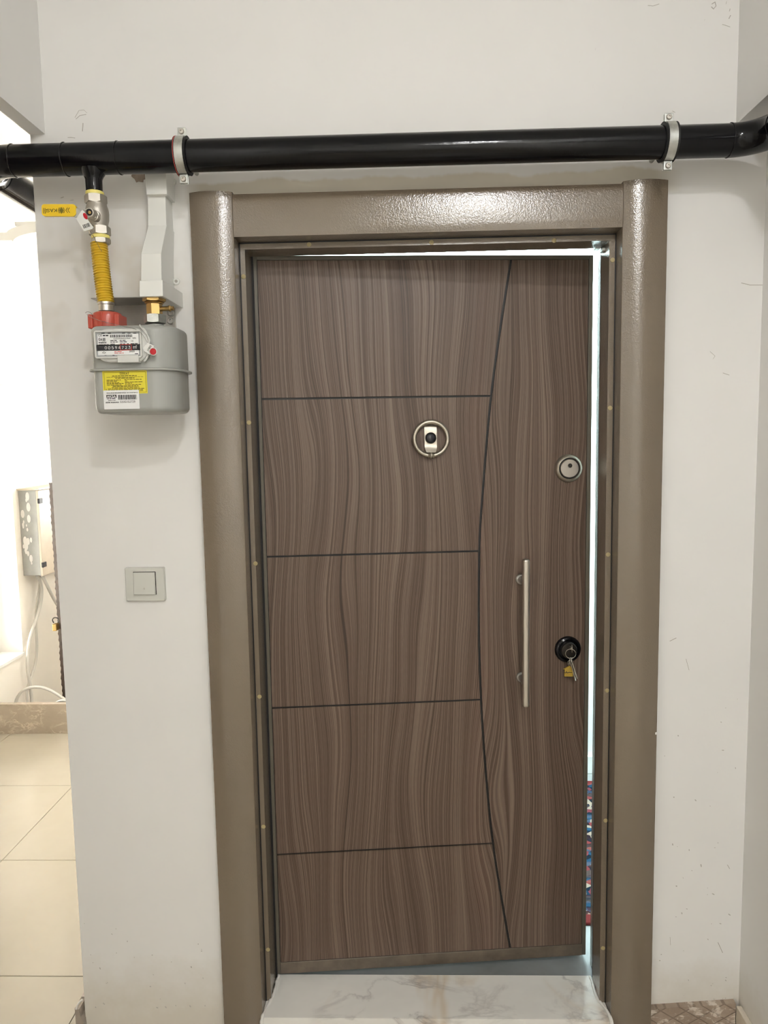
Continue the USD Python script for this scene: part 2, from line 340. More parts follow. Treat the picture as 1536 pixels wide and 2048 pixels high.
# ================================================================ the setting
XA, XR, YW, YBACK, YREAR, ZC = -.350, 1.235, .025, 3.4, -4.4, 2.75       # wall end, right wall, door wall face, stair back wall, wall behind the camera, ceiling
XL, YCURB = -1.70, 1.968
XP0, XP1, YP = -.467, -.317, -.80; YRET = -2.0
FL = thing('floor', 'cream polished tile floor of the hall with dark thin joints', 'floor', kind='structure')
obj('grout_bed', box(XL-.1, XR+.1, YREAR-.1, YCURB+.02, -.08, -.004), 'grout', FL)
ys = [YCURB]+[1.398-.57*i for i in range(11)]; xs = [-1.70, -1.585]+[-1.005+.58*i for i in range(5)]
for j in range(len(ys)-1):
    for i in range(len(xs)-1):
        x1 = min(xs[i+1], XR+.1); y0 = max(ys[j+1], YREAR-.1)
        g = .0011
        if x1-xs[i] > .02 and ys[j]-y0 > .02:
            obj('tile', rbox(xs[i]+g, x1-g, y0+g, ys[j]-g, -.012, 0, .0012, 2), 'tile', FL)
obj('stair_landing', box(XL-.1, -.2, YCURB+.03, YBACK+.1, -.30, -.17), 'stair', FL)

DX0, DX1, DZ = .070, .948, 1.945      # hole in the door wall
WB = thing('wall_back', 'white plaster wall around the brown apartment door', 'wall', (.5, YW, 0), kind='structure')
obj('plaster_face', cat(box(XA, DX0, YW, .20, -.08, 2.75), box(DX1, 1.9, YW, .20, -.08, 2.75), box(DX0, DX1, YW, .20, DZ, 2.75)), 'wall_door', WB)
obj('wall_right', box(XR, XR+.12, YREAR, YW, -.08, 2.75), 'wall', label='white side wall at the right edge beside the door wall', cat='wall', kind='structure')
obj('wall_front', box(XP0-.1, XR+.12, YREAR-.12, YREAR, -.08, ZC+.1), 'wall', label='plain white hall wall behind the camera', cat='wall', kind='structure')
WY0, WY1, WZ0, WZ1 = 1.05, 2.35, .315, 1.80
VY0, VY1, VZ0, VZ1 = -3.9, -2.6, 1.0, 1.9
UX0, UX1, UZ0, UZ1 = -1.45, -.45, .9, 2.65
obj('wall_left_hall', cat(box(XP0, XP1, YREAR, VY0, -.08, ZC), box(XP0, XP1, VY1, YP, -.08, ZC), box(XP0, XP1, VY0, VY1, -.08, VZ0), box(XP0, XP1, VY0, VY1, VZ1, ZC), box(XL-.25, XP0, YRET-.15, YRET, -.08, ZC)), 'wall',
    label='white hall wall with a window, out of frame at the left', cat='wall', kind='structure')
obj('wall_left', cat(box(XL-.25, XL, YRET-.15, WY0, -.3, ZC), box(XL-.25, XL, WY1, YBACK+.1, -.3, ZC), box(XL-.25, XL, WY0, WY1, -.3, WZ0), box(XL-.25, XL, WY0, WY1, WZ1, ZC)), 'stair',
    label='bright sunlit stairwell wall at the far left with window', cat='wall', kind='structure')
obj('wall_stair', cat(box(XL-.25, UX0, YBACK, YBACK+.12, -.3, ZC), box(UX1, -.20, YBACK, YBACK+.12, -.3, ZC), box(UX0, UX1, YBACK, YBACK+.12, -.3, UZ0), box(UX0, UX1, YBACK, YBACK+.12, UZ1, ZC)), 'stair', label='white end wall of the stairwell behind the cables', cat='wall', kind='structure')
obj('wall_side', box(XA, -.20, .20, YBACK, -.3, ZC), 'stair', label='white partition wall between the stairwell and the apartment', cat='wall', kind='structure')
obj('ceiling', box(XL-.3, 1.9, YREAR-.12, YBACK+.2, ZC, ZC+.1), 'white', label='white ceiling of the hall out of frame above', cat='ceiling', kind='structure')
obj('ceiling_beam', box(-.351, -.317, YP, YW, 2.151, ZC), 'wall',
    label='thin white bulkhead coming forward at the upper left above the pipe end', cat='beam', kind='structure')
obj('ceiling_beam', box(1.168, XR, YREAR, YW, 2.129, ZC), 'wall', label='white ceiling beam at the upper right above the pipe bend', cat='beam', kind='structure')

# the neighbouring flat's door, on the wall that closes the left arm of the hall
D2 = thing('door_2', 'plain brown neighbouring apartment door, out of frame at the left', 'door', (-1.08, YRET, 0), kind='structure')
obj('door_casing', cat(rbox(-1.66, -1.55, YRET, YRET+.03, 0, 2.12, .004, 2), rbox(-.60, -.49, YRET, YRET+.03, 0, 2.12, .004, 2), rbox(-1.55, -.60, YRET, YRET+.03, 2.01, 2.12, .004, 2)), 'steel', D2)
obj('door_panel', rbox(-1.548, -.602, YRET, YRET+.02, .01, 2.008, .003, 2), 'wood', D2)
obj('door_handle', rbox(-.72, -.70, YRET+.05, YRET+.07, .85, 1.15, .004, 2), 'brushed', D2)

# marble curb at the end of the tiled floor
T3 = thing('trim_1', 'veined brown marble curb closing the tile floor before the stairs', 'curb', ((XL+XA)/2, YCURB+.015, 0), kind='structure')
obj('riser', rbox(XL, XA, YCURB, YCURB+.03, -.2, .155, .002), 'curb', T3)

# windows in the left wall
def window(name, label, y0, y1, z0, z1, XL=XL, dep=.22):
    W = thing(name, label, 'window', (XL-dep+.02, (y0+y1)/2, z0), kind='structure'); fr = []; ym = (y0+y1)/2
    for a, b in ((y0, y0+.06), (y1-.06, y1)): fr.append(rbox(XL-dep, XL-dep+.06, a, b, z0, z1, .004, 2))
    for a, b in ((z0, z0+.06), (z1-.06, z1)): fr.append(rbox(XL-dep, XL-dep+.06, y0, y1, a, b, .004, 2))
    obj('window_frame', cat(*fr), 'upvc', W)
    obj('mullion', rbox(XL-dep, XL-dep+.06, ym-.03, ym+.03, z0+.06, z1-.06, .004, 2), 'upvc', W)
    for a, b in ((y0+.06, ym-.03), (ym+.03, y1-.06)): obj('pane', box(XL-dep+.028, XL-dep+.032, a, b, z0+.06, z1-.06), 'glass', W)
    obj('sill', rbox(XL-dep+.06, XL+.012, y0, y1, z0-.012, z0+.004, .002, 2), 'upvc', W)
window('window_1', 'white framed stairwell window deep in the left wall', WY0, WY1, WZ0, WZ1)
W3 = thing('window_3', 'white framed window in the stairwell end wall hidden by the wall corner', 'window', ((UX0+UX1)/2, YBACK+.08, UZ0), kind='structure')
obj('window_frame', cat(rbox(UX0, UX0+.05, YBACK+.05, YBACK+.11, UZ0, UZ1, .004, 2), rbox(UX1-.05, UX1, YBACK+.05, YBACK+.11, UZ0, UZ1, .004, 2), rbox(UX0, UX1, YBACK+.05, YBACK+.11, UZ0, UZ0+.05, .004, 2), rbox(UX0, UX1, YBACK+.05, YBACK+.11, UZ1-.05, UZ1, .004, 2)), 'upvc', W3)
obj('pane', box(UX0+.05, UX1-.05, YBACK+.078, YBACK+.082, UZ0+.05, UZ1-.05), 'glass', W3)
window('window_2', 'white framed hall window out of frame at the left', VY0, VY1, VZ0, VZ1, XP1, .14)

# skirtings
q0, q1 = at(1277, 2019, .012), at(1478, 2006, .012)
B1 = thing('baseboard_back', 'lozenge patterned skirting tile smeared with plaster right of the door', 'skirting', (1.12, .018, 0), kind='structure')
obj('tile', prism_xz(Polygon([(q0[0], 0), (1.222, 0), (1.222, q1[2]), (q0[0], q0[2])]), .010, YW), 'lozenge', B1)
obj('plaster_bead', tube(spline([(q0[0]-.001, .016, 0), (q0[0]-.003, .015, .04), (q0[0]-.001, .014, q0[2]-.01), (q0[0]+.002, .016, q0[2])], 20), .0035, 8), 'plaster', B1)
B2 = thing('baseboard_right', 'cream skirting tile along the right side wall', 'skirting', (1.228, -.5, 0), kind='structure')
for a, b in ((-.62, .009), (-1.24, -.623), (-1.86, -1.243)):
    obj('tile', rbox(1.222, XR, a, b, 0, q1[2]-.004, .002, 2), 'cream', B2)
B3 = thing('baseboard_left', 'broken grey marble skirting end at the foot of the wall corner', 'skirting', (-.36, .3, 0), kind='structure')
e = at(155, 2005, .01); jag = Polygon([(XA-.019, 0), (XA+.006, 0), (XA+.008, .045), (XA+.002, .056), (XA+.001, .075), (XA-.006, .085), (XA-.009, .105), (XA-.017, .103), (XA-.019, .108)])
obj('tile', prism_xz(jag, .012, .05), 'skirt', B3)
obj('tile', box(XA-.019, XA, .05, .60, 0, .108), 'skirt', B3)
obj('plaster_bead', tube(spline([(XA-.016, .012, .106), (XA-.008, .014, .122), (XA-.001, .016, .128)], 12), .0022, 7), 'plaster', B3)

# ---------------------------------------------------------------- door casing and frame
WC, HC = 1.02, 2.010
T1 = thing('trim_2', 'wide rounded brown steel casing and jamb framing the wooden door', 'door frame', (.51, .03, 0), kind='structure')
def casing_profile(x0, x1, flip):
    """plan outline of a rounded casing post; the return is on the door side"""
    w = x1-x0; P = []
    for k in range(25):
        t = k/24; bul = .0105*(1-(2*t-1)**2)
        P.append((t*w, .0015-bul))
    P = [(0, YW)]+P
    for k in range(1, 5): a = math.pi/2*k/4; P.append((w+.0015*math.sin(a), .0015+.0015*(1-math.cos(a))+.0003))
    P += [(w+.0015, .048), (w-.006, .048), (w-.006, YW)]
    P = np.array(P)
    if flip: P[:, 0] = w-P[:, 0]
    P[:, 0] += x0; return Polygon(P).buffer(0)
obj('casing_post', prism_xy(casing_profile(0, .0915, False), 0, HC+.002), 'steel', T1, smooth=25)
obj('casing_post', prism_xy(casing_profile(.9275, WC, True), 0, HC+.002), 'steel', T1, smooth=25)
pr = [(YW, HC-.003), (.002, HC-.003)]+[(.0005-.0015*math.sin(math.pi*k/10), HC-.003-(HC-.003-1.9195)*k/10) for k in range(1, 10)]+[(.002, 1.918), (.048, 1.918), (.048, 1.925), (YW, 1.925)]
v = Polygon(pr).buffer(0); m = trimesh.creation.extrude_polygon(v, .9255-.0935, engine='earcut'); m.vertices = np.c_[.0935+m.vertices[:, 2], m.vertices[:, 0], m.vertices[:, 1]]; trimesh.repair.fix_normals(m)
obj('casing_rail', m, 'steel', T1, smooth=25)
JZ = 1.9155; JT = 1.9028
jl = [(.0715, .05), (.106, .05), (.1045, .118), (.1045, .122), (.0955, .124), (.0955, .195), (.0715, .195)]
obj('frame_jamb', prism_xy(Polygon(jl), .0, JT), 'steel', T1)
jr = [(.947, .05), (.9115, .05), (.9125, .118), (.9125, .122), (.9245, .124), (.9245, .195), (.947, .195)]
obj('frame_jamb', prism_xy(Polygon(jr), .0, JT), 'steel', T1)
hd = Polygon([(.05, JZ), (.05, 1.9030), (.118, 1.9045), (.122, 1.9045), (.124, 1.927), (.195, 1.927), (.195, 1.944), (.06, 1.944), (.06, JZ)])
m = trimesh.creation.extrude_polygon(hd, .947-.0715, engine='earcut'); m.vertices = np.c_[.0715+m.vertices[:, 2], m.vertices[:, 0], m.vertices[:, 1]]; trimesh.repair.fix_normals(m)
obj('frame_head', m, 'steel', T1)
obj('dark_joint', cat(box(.0925, .0955, .049, .052, .1, JZ+.002), box(.924, .927, .049, .052, .1, JZ+.002), box(.0925, .927, .049, .052, JZ-.0005, 1.918)), 'dark', T1, label='black joint between casing and jamb')
obj('rubber_seal', cat(box(.0955, .1085, .1235, .1292, .101, 1.925), box(.9135, .9235, .1235, .130, .105, 1.925), box(.0965, .9235, .1235, .128, 1.912, 1.926)), 'rubber', T1, label='black rubber sealing strip')
CAPS = [(487, 553), (498, 845), (511, 1127), (519, 1393), (527, 1653), (536, 1899), (1225, 520), (1220, 816), (1216, 1109), (1214, 1381), (1211, 1641), (1206, 1896), (618, 489), (863, 485), (1108, 481)]
for (px, py) in CAPS:
    c = at(px, py, .05)
    obj('screw_cap', lathe([(.0048, 0), (.0052, .0006), (.0046, .0016), (.003, .002), (0, .0021)], (c[0], .0502, c[2]), (0, -1, 0), 20), 'cap', T1, smooth=40)
LK = at(1196, 491, .10)
obj('latch_keeper', cat(rbox(LK[0]-.006, LK[0]+.006, .098, .118, 1.898, 1.9036, .001, 2), rbox(.9055, .9128, .085, .11, 1.890, 1.897, .001, 2)), 'zinc', T1, label='small bright metal corner bracket')

# threshold
T2 = thing('trim_3', 'white marble threshold slab with amber and grey veins', 'threshold', (.51, .07, .0), kind='structure')
th = Polygon([(.0935, -.004), (.925, -.004), (.925, .05), (.914, .052), (.911, .14), (.109, .14), (.1055, .052), (.0935, .05)])
obj('slab', prism_xy(th, .062, .100), 'marble', T2)
obj('riser', box(.0935, .925, .002, .14, 0, .062), 'marble', T2)
for sx, pts in ((0, [(.0945, -.005, .05), (.0945, -.004, .101), (.100, .03, .1015), (.1065, .055, .1025), (.109, .1, .102), (.110, .135, .1015)]), (1, [(.9245, -.005, .05), (.9245, -.004, .101), (.919, .03, .1025), (.911, .055, .1015), (.909, .09, .102), (.909, .135, .1015)])):
    sp = spline(pts, 60); rad = .0022+.0026*meshkit.noise(np.c_[np.arange(60)*.35, np.full(60, sx*9.0), np.zeros(60)], 3)
    obj('plaster_bead', tube(sp, rad, 8), 'plaster', T2)

# ---------------------------------------------------------------- the door leaf
LA, LX, LY, LW, LZ0, LZ1 = .0930, .1055, .130, .8138, .1081, 1.9088
D1 = thing('door_1', 'walnut wood apartment door left slightly open in its brown frame', 'door', (LX, LY, LZ0), LA, kind='structure')
LN = np.array([-math.sin(LA), math.cos(LA), 0]); LT = np.array([math.cos(LA), math.sin(LA), 0]); LO = np.array([LX, LY, LZ0])
def leaf(px, py, off=0.0):
    """photograph pixel -> (x, z) on the leaf's face (off = height above the face, towards the hall)"""
    d = _ray(px, py); o = LO-LN*off; t = ((o-CAM)@LN)/(d@LN); P = CAM+d*t-LO; return float(P@LT), float(P[2])
LH = LZ1-LZ0
pl, pb = leaf(515, 517); pr_, pt = leaf(1176.6, 519); _, pb = leaf(1164, 1887)
pl, pr_, pt = .0115, LW-.0115, LH-.0105
obj('leaf_core', cat(box(.001, LW-.001, .004, .058, .001, LH-.001)), 'dark', D1)
edge = []
for a, b, c, d in ((0, .0105, 0, LH), (LW-.0105, LW, 0, LH), (.0105, LW-.0105, LH-.0098, LH)):
    edge.append(rbox(a, b, 0, .06, c, d, .0012, 2))
obj('edge_profile', cat(*edge), 'leafmetal', D1, label='grey-green metal edge of the leaf')
obj('kick_strip', rbox(.0105, LW-.0105, -.0008, .03, 0, pb-.0015, .0012, 2), 'kick', D1, label='scuffed brown metal strip along the bottom')
obj('back_flange', box(.004, LW-.006, .0605, .0635, .002, LH+.004), 'leafmetal', D1)
CURVE = [(1023.5, 512), (1003, 640), (982, 793), (968, 950), (958.5, 1102), (957.5, 1250), (962, 1397), (972, 1550), (985.5, 1684), (1003, 1797), (1022, 1904)]
cp = np.array([leaf(*c) for c in CURVE]); cz = np.linspace(cp[:, 1].max()+.004, cp[:, 1].min()-.004, 80)
from scipy.interpolate import PchipInterpolator
o = np.argsort(cp[:, 1]); cx = PchipInterpolator(cp[o, 1], cp[o, 0])(np.clip(cz, cp[:, 1].min(), cp[:, 1].max()))
HL = [((527, 797), (980, 793)), ((540, 1114), (957, 1101.5)), ((548, 1418), (961, 1397.5)), ((556, 1711), (985, 1685))]
face = sbox(pl, pb, pr_, pt)
gro = LineString(np.c_[cx, cz]).buffer(.0024)
for a, b in HL:
    z = (leaf(*a)[1]+leaf(*b)[1])/2; xe = float(np.interp(z, cz[::-1], cx[::-1]))
    gro = gro.union(sbox(pl-.01, z-.0019, xe, z+.0019))
pieces = sorted(face.difference(gro).geoms, key=lambda q: (q.centroid.x > .62, -q.centroid.y))
for q in pieces:
    top = prism_xz(q.buffer(-.0005, join_style=2), -.0004, .006)
    obj('wood_panel', top, 'wood', D1)

def L3(px, py, off=0.0): x, z = leaf(px, py, off); return np.array([x, -off, z])
# knocker with peephole
kc = L3(862, 877.5, .012); kx, kz = kc[0], kc[2]; KR = .0405
KN = D1+'/door_knocker'
pkx = leaf(860.5, 876)[0]
plate = []
for i, (zz, yy, hw) in enumerate([(.032, -.003, .0145), (.026, -.006, .0150), (.01, -.0075, .0150), (-.012, -.0075, .0150), (-.020, -.009, .0150), (-.027, -.013, .0135), (-.033, -.016, .011)]):
    plate.append(np.array([(pkx-hw, yy, kz+zz), (pkx-hw, -.0002, kz+zz), (pkx+hw, -.0002, kz+zz), (pkx+hw, yy, kz+zz)]))
obj('door_knocker', loft(plate[::-1]), 'satin', D1, smooth=30, label='satin nickel ring knocker plate')
obj('ring', ring((kx, -.013, kz), (0, 1, 0), KR, .0050), 'satin', KN, smooth=True)
a = np.radians(np.linspace(68, 112, 12)); obj('hinge_collar', tube(np.c_[kx+KR*np.cos(a), np.full(12, -.013), kz+KR*np.sin(a)], .0057, 14), 'satin', KN, smooth=35)
b0 = (kx-.0005, -.013, kz-KR)
obj('bead', lathe([(.0055, -.0075), (.0068, -.006), (.0058, -.004), (.0078, -.0015), (.0082, 0), (.0078, .0015), (.0058, .004), (.0068, .006), (.0055, .0075)], b0, (1, 0, 0), 24), 'satin', KN, smooth=30)
obj('peephole', lathe([(.0135, 0), (.0135, .003), (.0122, .004), (.0112, .0035), (.0105, .002), (.0105, .001)], (pkx, -.0073, leaf(860.5, 876)[1]), (0, -1, 0), 32), 'darkmetal', D1, smooth=30, label='peephole with dark glass lens')
obj('lens', lathe([(.0105, 0), (.0088, .0016), (.005, .0030), (0, .0034)], (pkx, -.0083, leaf(860.5, 876)[1]), (0, -1, 0), 28), 'lens', D1+'/peephole', smooth=40)
# upper lock
lc = L3(1136.6, 936.5)
UL = obj('lock_rosette', lathe([(.0345, 0), (.0345, .002), (.033, .0065), (.030, .010), (.027, .0115), (.0262, .0105), (.0258, .003), (.0, .003)], lc, (0, -1, 0), 48), 'satin', D1, smooth=30, label='round nickel lock rosette')
obj('recess', lathe([(.0256, .0031), (.0256, .0038), (0, .0038)], lc, (0, -1, 0), 40), 'dark', UL)
obj('lock_cylinder', lathe([(.0228, .0036), (.0228, .0100), (.0218, .0115), (0, .0115)], lc, (0, -1, 0), 40), 'brushed', UL, smooth=30)
kh = lc+[.0005, -.0116, .007]
obj('keyhole', cat(lathe([(.0052, 0), (.0052, .0012), (.0038, .0014), (.0036, .0004), (0, .0004)], kh, (0, -1, 0), 24), box(kh[0]-.0008, kh[0]+.0012, kh[1]-.002, kh[1], kh[2]-.0035, kh[2]+.0035)), 'darkmetal', UL)
# lower lock, black cover
lc2 = L3(1135, 1298)
LL = obj('lock_rosette', lathe([(.0335, 0), (.0335, .004), (.031, .008), (.0268, .010), (.0255, .0085), (.0245, .005), (0, .005)], lc2, (0, -1, 0), 48), 'black', D1, smooth=30, label='worn black lock cover')
obj('lock_cylinder', lathe([(.0205, .005), (.0205, .0125), (.019, .0150), (.016, .0156), (0, .0156)], lc2, (0, -1, 0), 40), 'darkmetal', LL, smooth=30)
# pull handle
hx = leaf(1051, 1265, .055)[0]; hz1 = leaf(1050, 1117, .055)[1]; hz0 = leaf(1051, 1413, .055)[1]
PH = obj('pull_handle', rbox(hx-.0085, hx+.0085, -.066, -.049, hz0, hz1, .0068), 'brushed', D1, smooth=30, label='long satin steel bar handle')
for (px, py) in ((1041.5, 1158), (1042.5, 1353.5)):
    c = L3(px, py)
    obj('mount', lathe([(.0130, 0), (.0130, .0035), (.0115, .0050), (.0085, .0055), (.0080, .0060), (.0080, .050)], c, (hx-c[0], -.052, 0), 32), 'galv', PH, smooth=30)

# keys left in the lower lock
WL = lambda P: LO+LT*P[0]+LN*P[1]+np.array([0, 0, P[2]])
KB = thing('key_bunch', 'bunch of keys with amber house fob hanging from the black lock', 'keys', tuple(LO), LA)
def keymesh(top, tip, w=.0042, yaw=0.0):
    """flat key hanging from top to tip, bow first"""
    top, tip = np.array(top, float), np.array(tip, float); d = tip-top; L = np.linalg.norm(d); d /= L
    bow = Point(0, 0).buffer(.0075, 12).difference(Point(0, -.003).buffer(.0022)); bl = [(-.0025, .006), (.0025, .006)]
    k = 7; tooth = [(w*.5-(.0012 if i % 2 else 0), .012+(L-.014)*i/k) for i in range(k+1)]
    shaft = Polygon([(-w*.5, .006)]+[(-w*.5, L-.003), (0, L)]+tooth[::-1]+[(w*.5, .006)]).buffer(0)
    P = bow.union(shaft); P = max(getattr(P, 'geoms', [P]), key=lambda q: q.area)
    m = trimesh.creation.extrude_polygon(P, .0018, engine='earcut'); v = m.vertices
    side = np.array([math.cos(yaw), math.sin(yaw), 0.0]); side -= d*(side@d); side /= np.linalg.norm(side); nrm = np.cross(side, d)
    m.vertices = top+np.outer(v[:, 0], side)+np.outer(v[:, 1], d)+np.outer(v[:, 2]-.0009, nrm); trimesh.repair.fix_normals(m); return m
ki = L3(1140.5, 1296, .02)
kb = Point(0, 0).buffer(.010, 16).difference(Point(0, -.0045).buffer(.0030))
m = trimesh.creation.extrude_polygon(kb, .0020, engine='earcut'); v = m.vertices
m.vertices = np.c_[ki[0]+v[:, 2]*1.0+v[:, 0]*.25, -.0300+v[:, 0]*.97, ki[2]+.001+v[:, 1]]; trimesh.repair.fix_normals(m)
obj('inserted_key', cat(m, box(ki[0]-.0006, ki[0]+.0016, -.024, -.014, ki[2]-.003, ki[2]+.004)), 'keysteel', KB)
rc = L3(1141.3, 1307.5, .034)
obj('split_ring', ring(rc, (.25, 1, .15), .0125, .0008, 40, 8), 'keysteel', KB)
for (a, b, yw) in (((1141.5, 1321), (1151.5, 1362), .9), ((1143.5, 1321), (1155, 1358), 1.15)):
    obj('key', keymesh(L3(*a, .034), L3(*b, .030), .0055, yw), 'keysteel', KB)
fz = [L3(x, y, .024) for x, y in ((1128.5, 1352.5), (1145, 1352.5), (1145.5, 1338), (1139.5, 1331), (1126, 1338.5), (1129.5, 1338.5))]
FB = obj('fob', prism_xz(Polygon([(p[0], p[2]) for p in fz]).buffer(0), -.026, -.022), 'fob', KB, label='amber house-shaped fob')
fc = L3(1129.5, 1345, .0262); sw = spline([(fc[0]+dx, -.0262, fc[2]+dz) for dx, dz in ((0, .001), (.003, -.0005), (.004, .002), (.006, -.001), (.010, 0), (.014, 0), (.019, -.0005))], 30)
obj('script_mark', tube(sw, .0007, 6), 'ink', FB)
obj('chain_loop', cat(ring(L3(1137.5, 1328.5, .028), (1, .3, 0), .0035, .0007, 20, 6), ring(L3(1139, 1324, .031), (.3, 1, 0), .0035, .0007, 20, 6)), 'keysteel', KB)

# ---------------------------------------------------------------- gas pipe
PZ, PY, PR_ = 2.060, -.075, .0312
GP = thing('gas_pipe', 'glossy black gas pipe running across the wall above the door', 'pipe', (.4, PY, PZ))
def arc(c, a0, a1, R, n=16): a = np.radians(np.linspace(a0, a1, n)); return np.c_[c[0]+R*np.cos(a), c[1]+R*np.sin(a), np.full(n, PZ)]
xe0, xe1, RB = -.338, 1.112, .070
obj('pipe_run', lathe([(PR_, 0), (PR_, xe1-xe0)], (xe0, PY, PZ), (1, 0, 0), 48), 'black', GP, smooth=40)
obj('elbow', tube(arc((xe0, PY+.078), 270, 180, .078), PR_*1.01, 40), 'black', GP, smooth=40)
obj('elbow', tube(arc((xe1, PY-RB), 90, 0, RB), PR_*1.02, 40), 'black', GP, smooth=40)
obj('pipe_run', lathe([(PR_, 0), (PR_, 3.0)], (xe0-.078, PY+.078, PZ), (0, 1, 0), 48), 'black', GP, smooth=40)
obj('pipe_run', lathe([(PR_, 0), (PR_, 2.3)], (xe1+RB, PY-RB, PZ), (0, -1, 0), 48), 'black', GP, smooth=40)
def weld(c, ax, R):
    s, t, d = frame_of(ax); a = np.linspace(0, 2*math.pi, 72, endpoint=False)
    rad = R-.0002+.0007*meshkit.noise(np.c_[np.cos(a)*3+c[0]*40, np.sin(a)*3, np.zeros(72)], 5)
    off = .0018*(meshkit.noise(np.c_[np.cos(a)*4, np.sin(a)*4, np.full(72, c[0]*9)], 2)-.5)
    P = np.asarray(c)+np.outer(np.cos(a)*rad, s)+np.outer(np.sin(a)*rad, t)+np.outer(off, d); return tube(P, .0013, 8, closed=True)
xt = at(187, 350, PY)[0]
for c, ax in (((xe0, PY, PZ), (1, 0, 0)), ((xe1, PY, PZ), (1, 0, 0)), ((xe0-.078, PY+.078, PZ), (0, 1, 0)), ((xt-.055, PY, PZ), (1, 0, 0)), ((xt+.055, PY, PZ), (1, 0, 0)), ((xe1+RB, PY-RB, PZ), (0, 1, 0))):
    obj('weld_seam', weld(c, ax, PR_), 'black', GP, smooth=True)
zb = at(188, 386, PY)[2]
obj('tee_branch', lathe([(.026, -.022), (.0225, -.031), (.0190, -.036), (.0168, -.042), (.0165, -.06), (.0165, zb-PZ)], (xt, PY, PZ), (0, 0, 1), 36), 'black', GP, smooth=40)

def clamp(px, label):
    x = at(px, 305, PY)[0]; T = thing('pipe_clamp', label, 'pipe clamp', (x, PY, PZ)); hw = .0085
    a = np.radians(np.linspace(180-78, 180+78, 30))      # front half, in (y, z)
    def band(ang, r0, r1, w):
        o_ = [(PY+r1*math.cos(t), PZ+r1*math.sin(t)) for t in ang]+[(PY+r0*math.cos(t), PZ+r0*math.sin(t)) for t in ang[::-1]]
        m = trimesh.creation.extrude_polygon(Polygon(o_), 2*w, engine='earcut'); m.vertices = np.c_[x-w+m.vertices[:, 2], m.vertices[:, 0], m.vertices[:, 1]]; trimesh.repair.fix_normals(m); return m
    obj('front_band', band(a, .0355, .0378, hw), 'zinc', T, smooth=30)
    obj('rear_band', band(a+math.pi, .0355, .0378, hw), 'zinc', T, smooth=30)
    obj('rubber_lining', lathe([(.0313, -.0125), (.0375, -.0125), (.0362, -.0095), (.0356, -.009), (.0356, .009), (.0362, .0095), (.0375, .0125), (.0313, .0125)], (x, PY, PZ), (1, 0, 0), 40, cap=False), 'rubber', T, smooth=30)
    obj('red_line', lathe([(.0372, -.0004), (.0380, -.0004), (.0380, .0004), (.0372, .0004)], (x-.0105, PY, PZ), (1, 0, 0), 40, cap=False), 'redline', T) if px < 700 else None
    for s in (-1, 1):
        zz = sorted((PZ+s*.0355, PZ+s*.0545))
        F = obj('tab', cat(rbox(x-hw, x+hw, PY-.0045, PY-.0020, zz[0], zz[1], .001, 2), rbox(x-hw, x+hw, PY+.002, PY+.0045, zz[0], zz[1], .001, 2)), 'zinc', T)
        obj('screw', cat(screw((x, PY-.0045, PZ+s*.0465), (0, -1, 0), .0056), lathe([(.003, 0), (.003, .016)], (x, PY-.0045, PZ+s*.0465), (0, 1, 0), 12)), 'nickel', T, smooth=30)
    obj('wall_rod', lathe([(.005, 0), (.005, YW-PY-.0375+.004)], (x, PY+.0370, PZ), (0, 1, 0), 16), 'zinc', T)
clamp(366, 'zinc pipe clamp on the black pipe above the white duct')
clamp(1335, 'zinc pipe clamp on the black pipe above the right casing post')

# ---------------------------------------------------------------- gas valve
vc = at(193, 430, PY); vx = vc[0]; tilt = (at(197, 478, PY)[0]-at(188, 390, PY)[0])
zA, zB, zC, zD, zE, zF = [at(190, y, PY)[2] for y in (384, 392, 408, 452, 471, 478)]; zG = at(197, 487, PY)[2]
VX = lambda z: xt+(zb-z)*.085        # the valve hangs slightly askew
GV = thing('gas_valve', 'nickel ball valve with yellow lever below the black pipe tee', 'valve', (xt, PY, zF))
obj('seal_ring', lathe([(.0172, 0), (.0180, .002), (.0180, zA-zB-.001), (.0172, zA-zB)], (VX(zB), PY, zB), (0, 0, 1), 32), 'yring', GV, smooth=30)
obj('upper_nut', hexnut((VX(zC), PY), .0225, zC, zB+.0005, .25), 'nickel', GV)
zm = (zC+zD)/2+.002
obj('valve_body', lathe([(.0195, zC-zm), (.0200, zC-zm-.004), (.0215, zC-zm-.008), (.0228, .006), (.0232, 0), (.0225, -.012), (.0200, -.022), (.0185, -.027), (.0195, zD-zm-.004), (.0185, zE-zm)], (VX(zm), PY, zm), (0, 0, 1), 40), 'nickel', GV, smooth=30)
obj('lower_nut', hexnut((VX(zE), PY), .0215, zE, zD-.002, .5), 'nickel', GV)
obj('seal_ring', lathe([(.0172, 0), (.0182, .0015), (.0182, zE-zF-.001), (.0172, zE-zF)], (VX(zF), PY, zF), (0, 0, 1), 32), 'yring', GV, smooth=30)
yl = -.112
l0, l1, l2 = at(85, 423, yl), at(153, 424, yl), at(183, 431, yl)
P = Polygon(rrect(l0[0], l1[0], l0[2]-.0115, l0[2]+.0115, .006)); ang = math.atan2(l1[2]-l0[2], l1[0]-l0[0])
P = affinity.rotate(P, -1.5, origin=(l1[0], l1[2]))
LV = obj('lever', prism_xz(P, yl-.0035, yl+.0035), 'ylever', GV, label='yellow plastic lever sleeve')
neck = Polygon([(l1[0]-.004, l1[2]+.0085), (l1[0]+.012, l1[2]+.004), (l2[0]+.006, l2[2]+.009), (l2[0]+.010, l2[2]-.006), (l1[0]+.012, l1[2]-.009), (l1[0]-.004, l1[2]-.0105)])
obj('lever_neck', prism_xz(neck, yl-.0014, yl+.0014), 'zinc', GV)
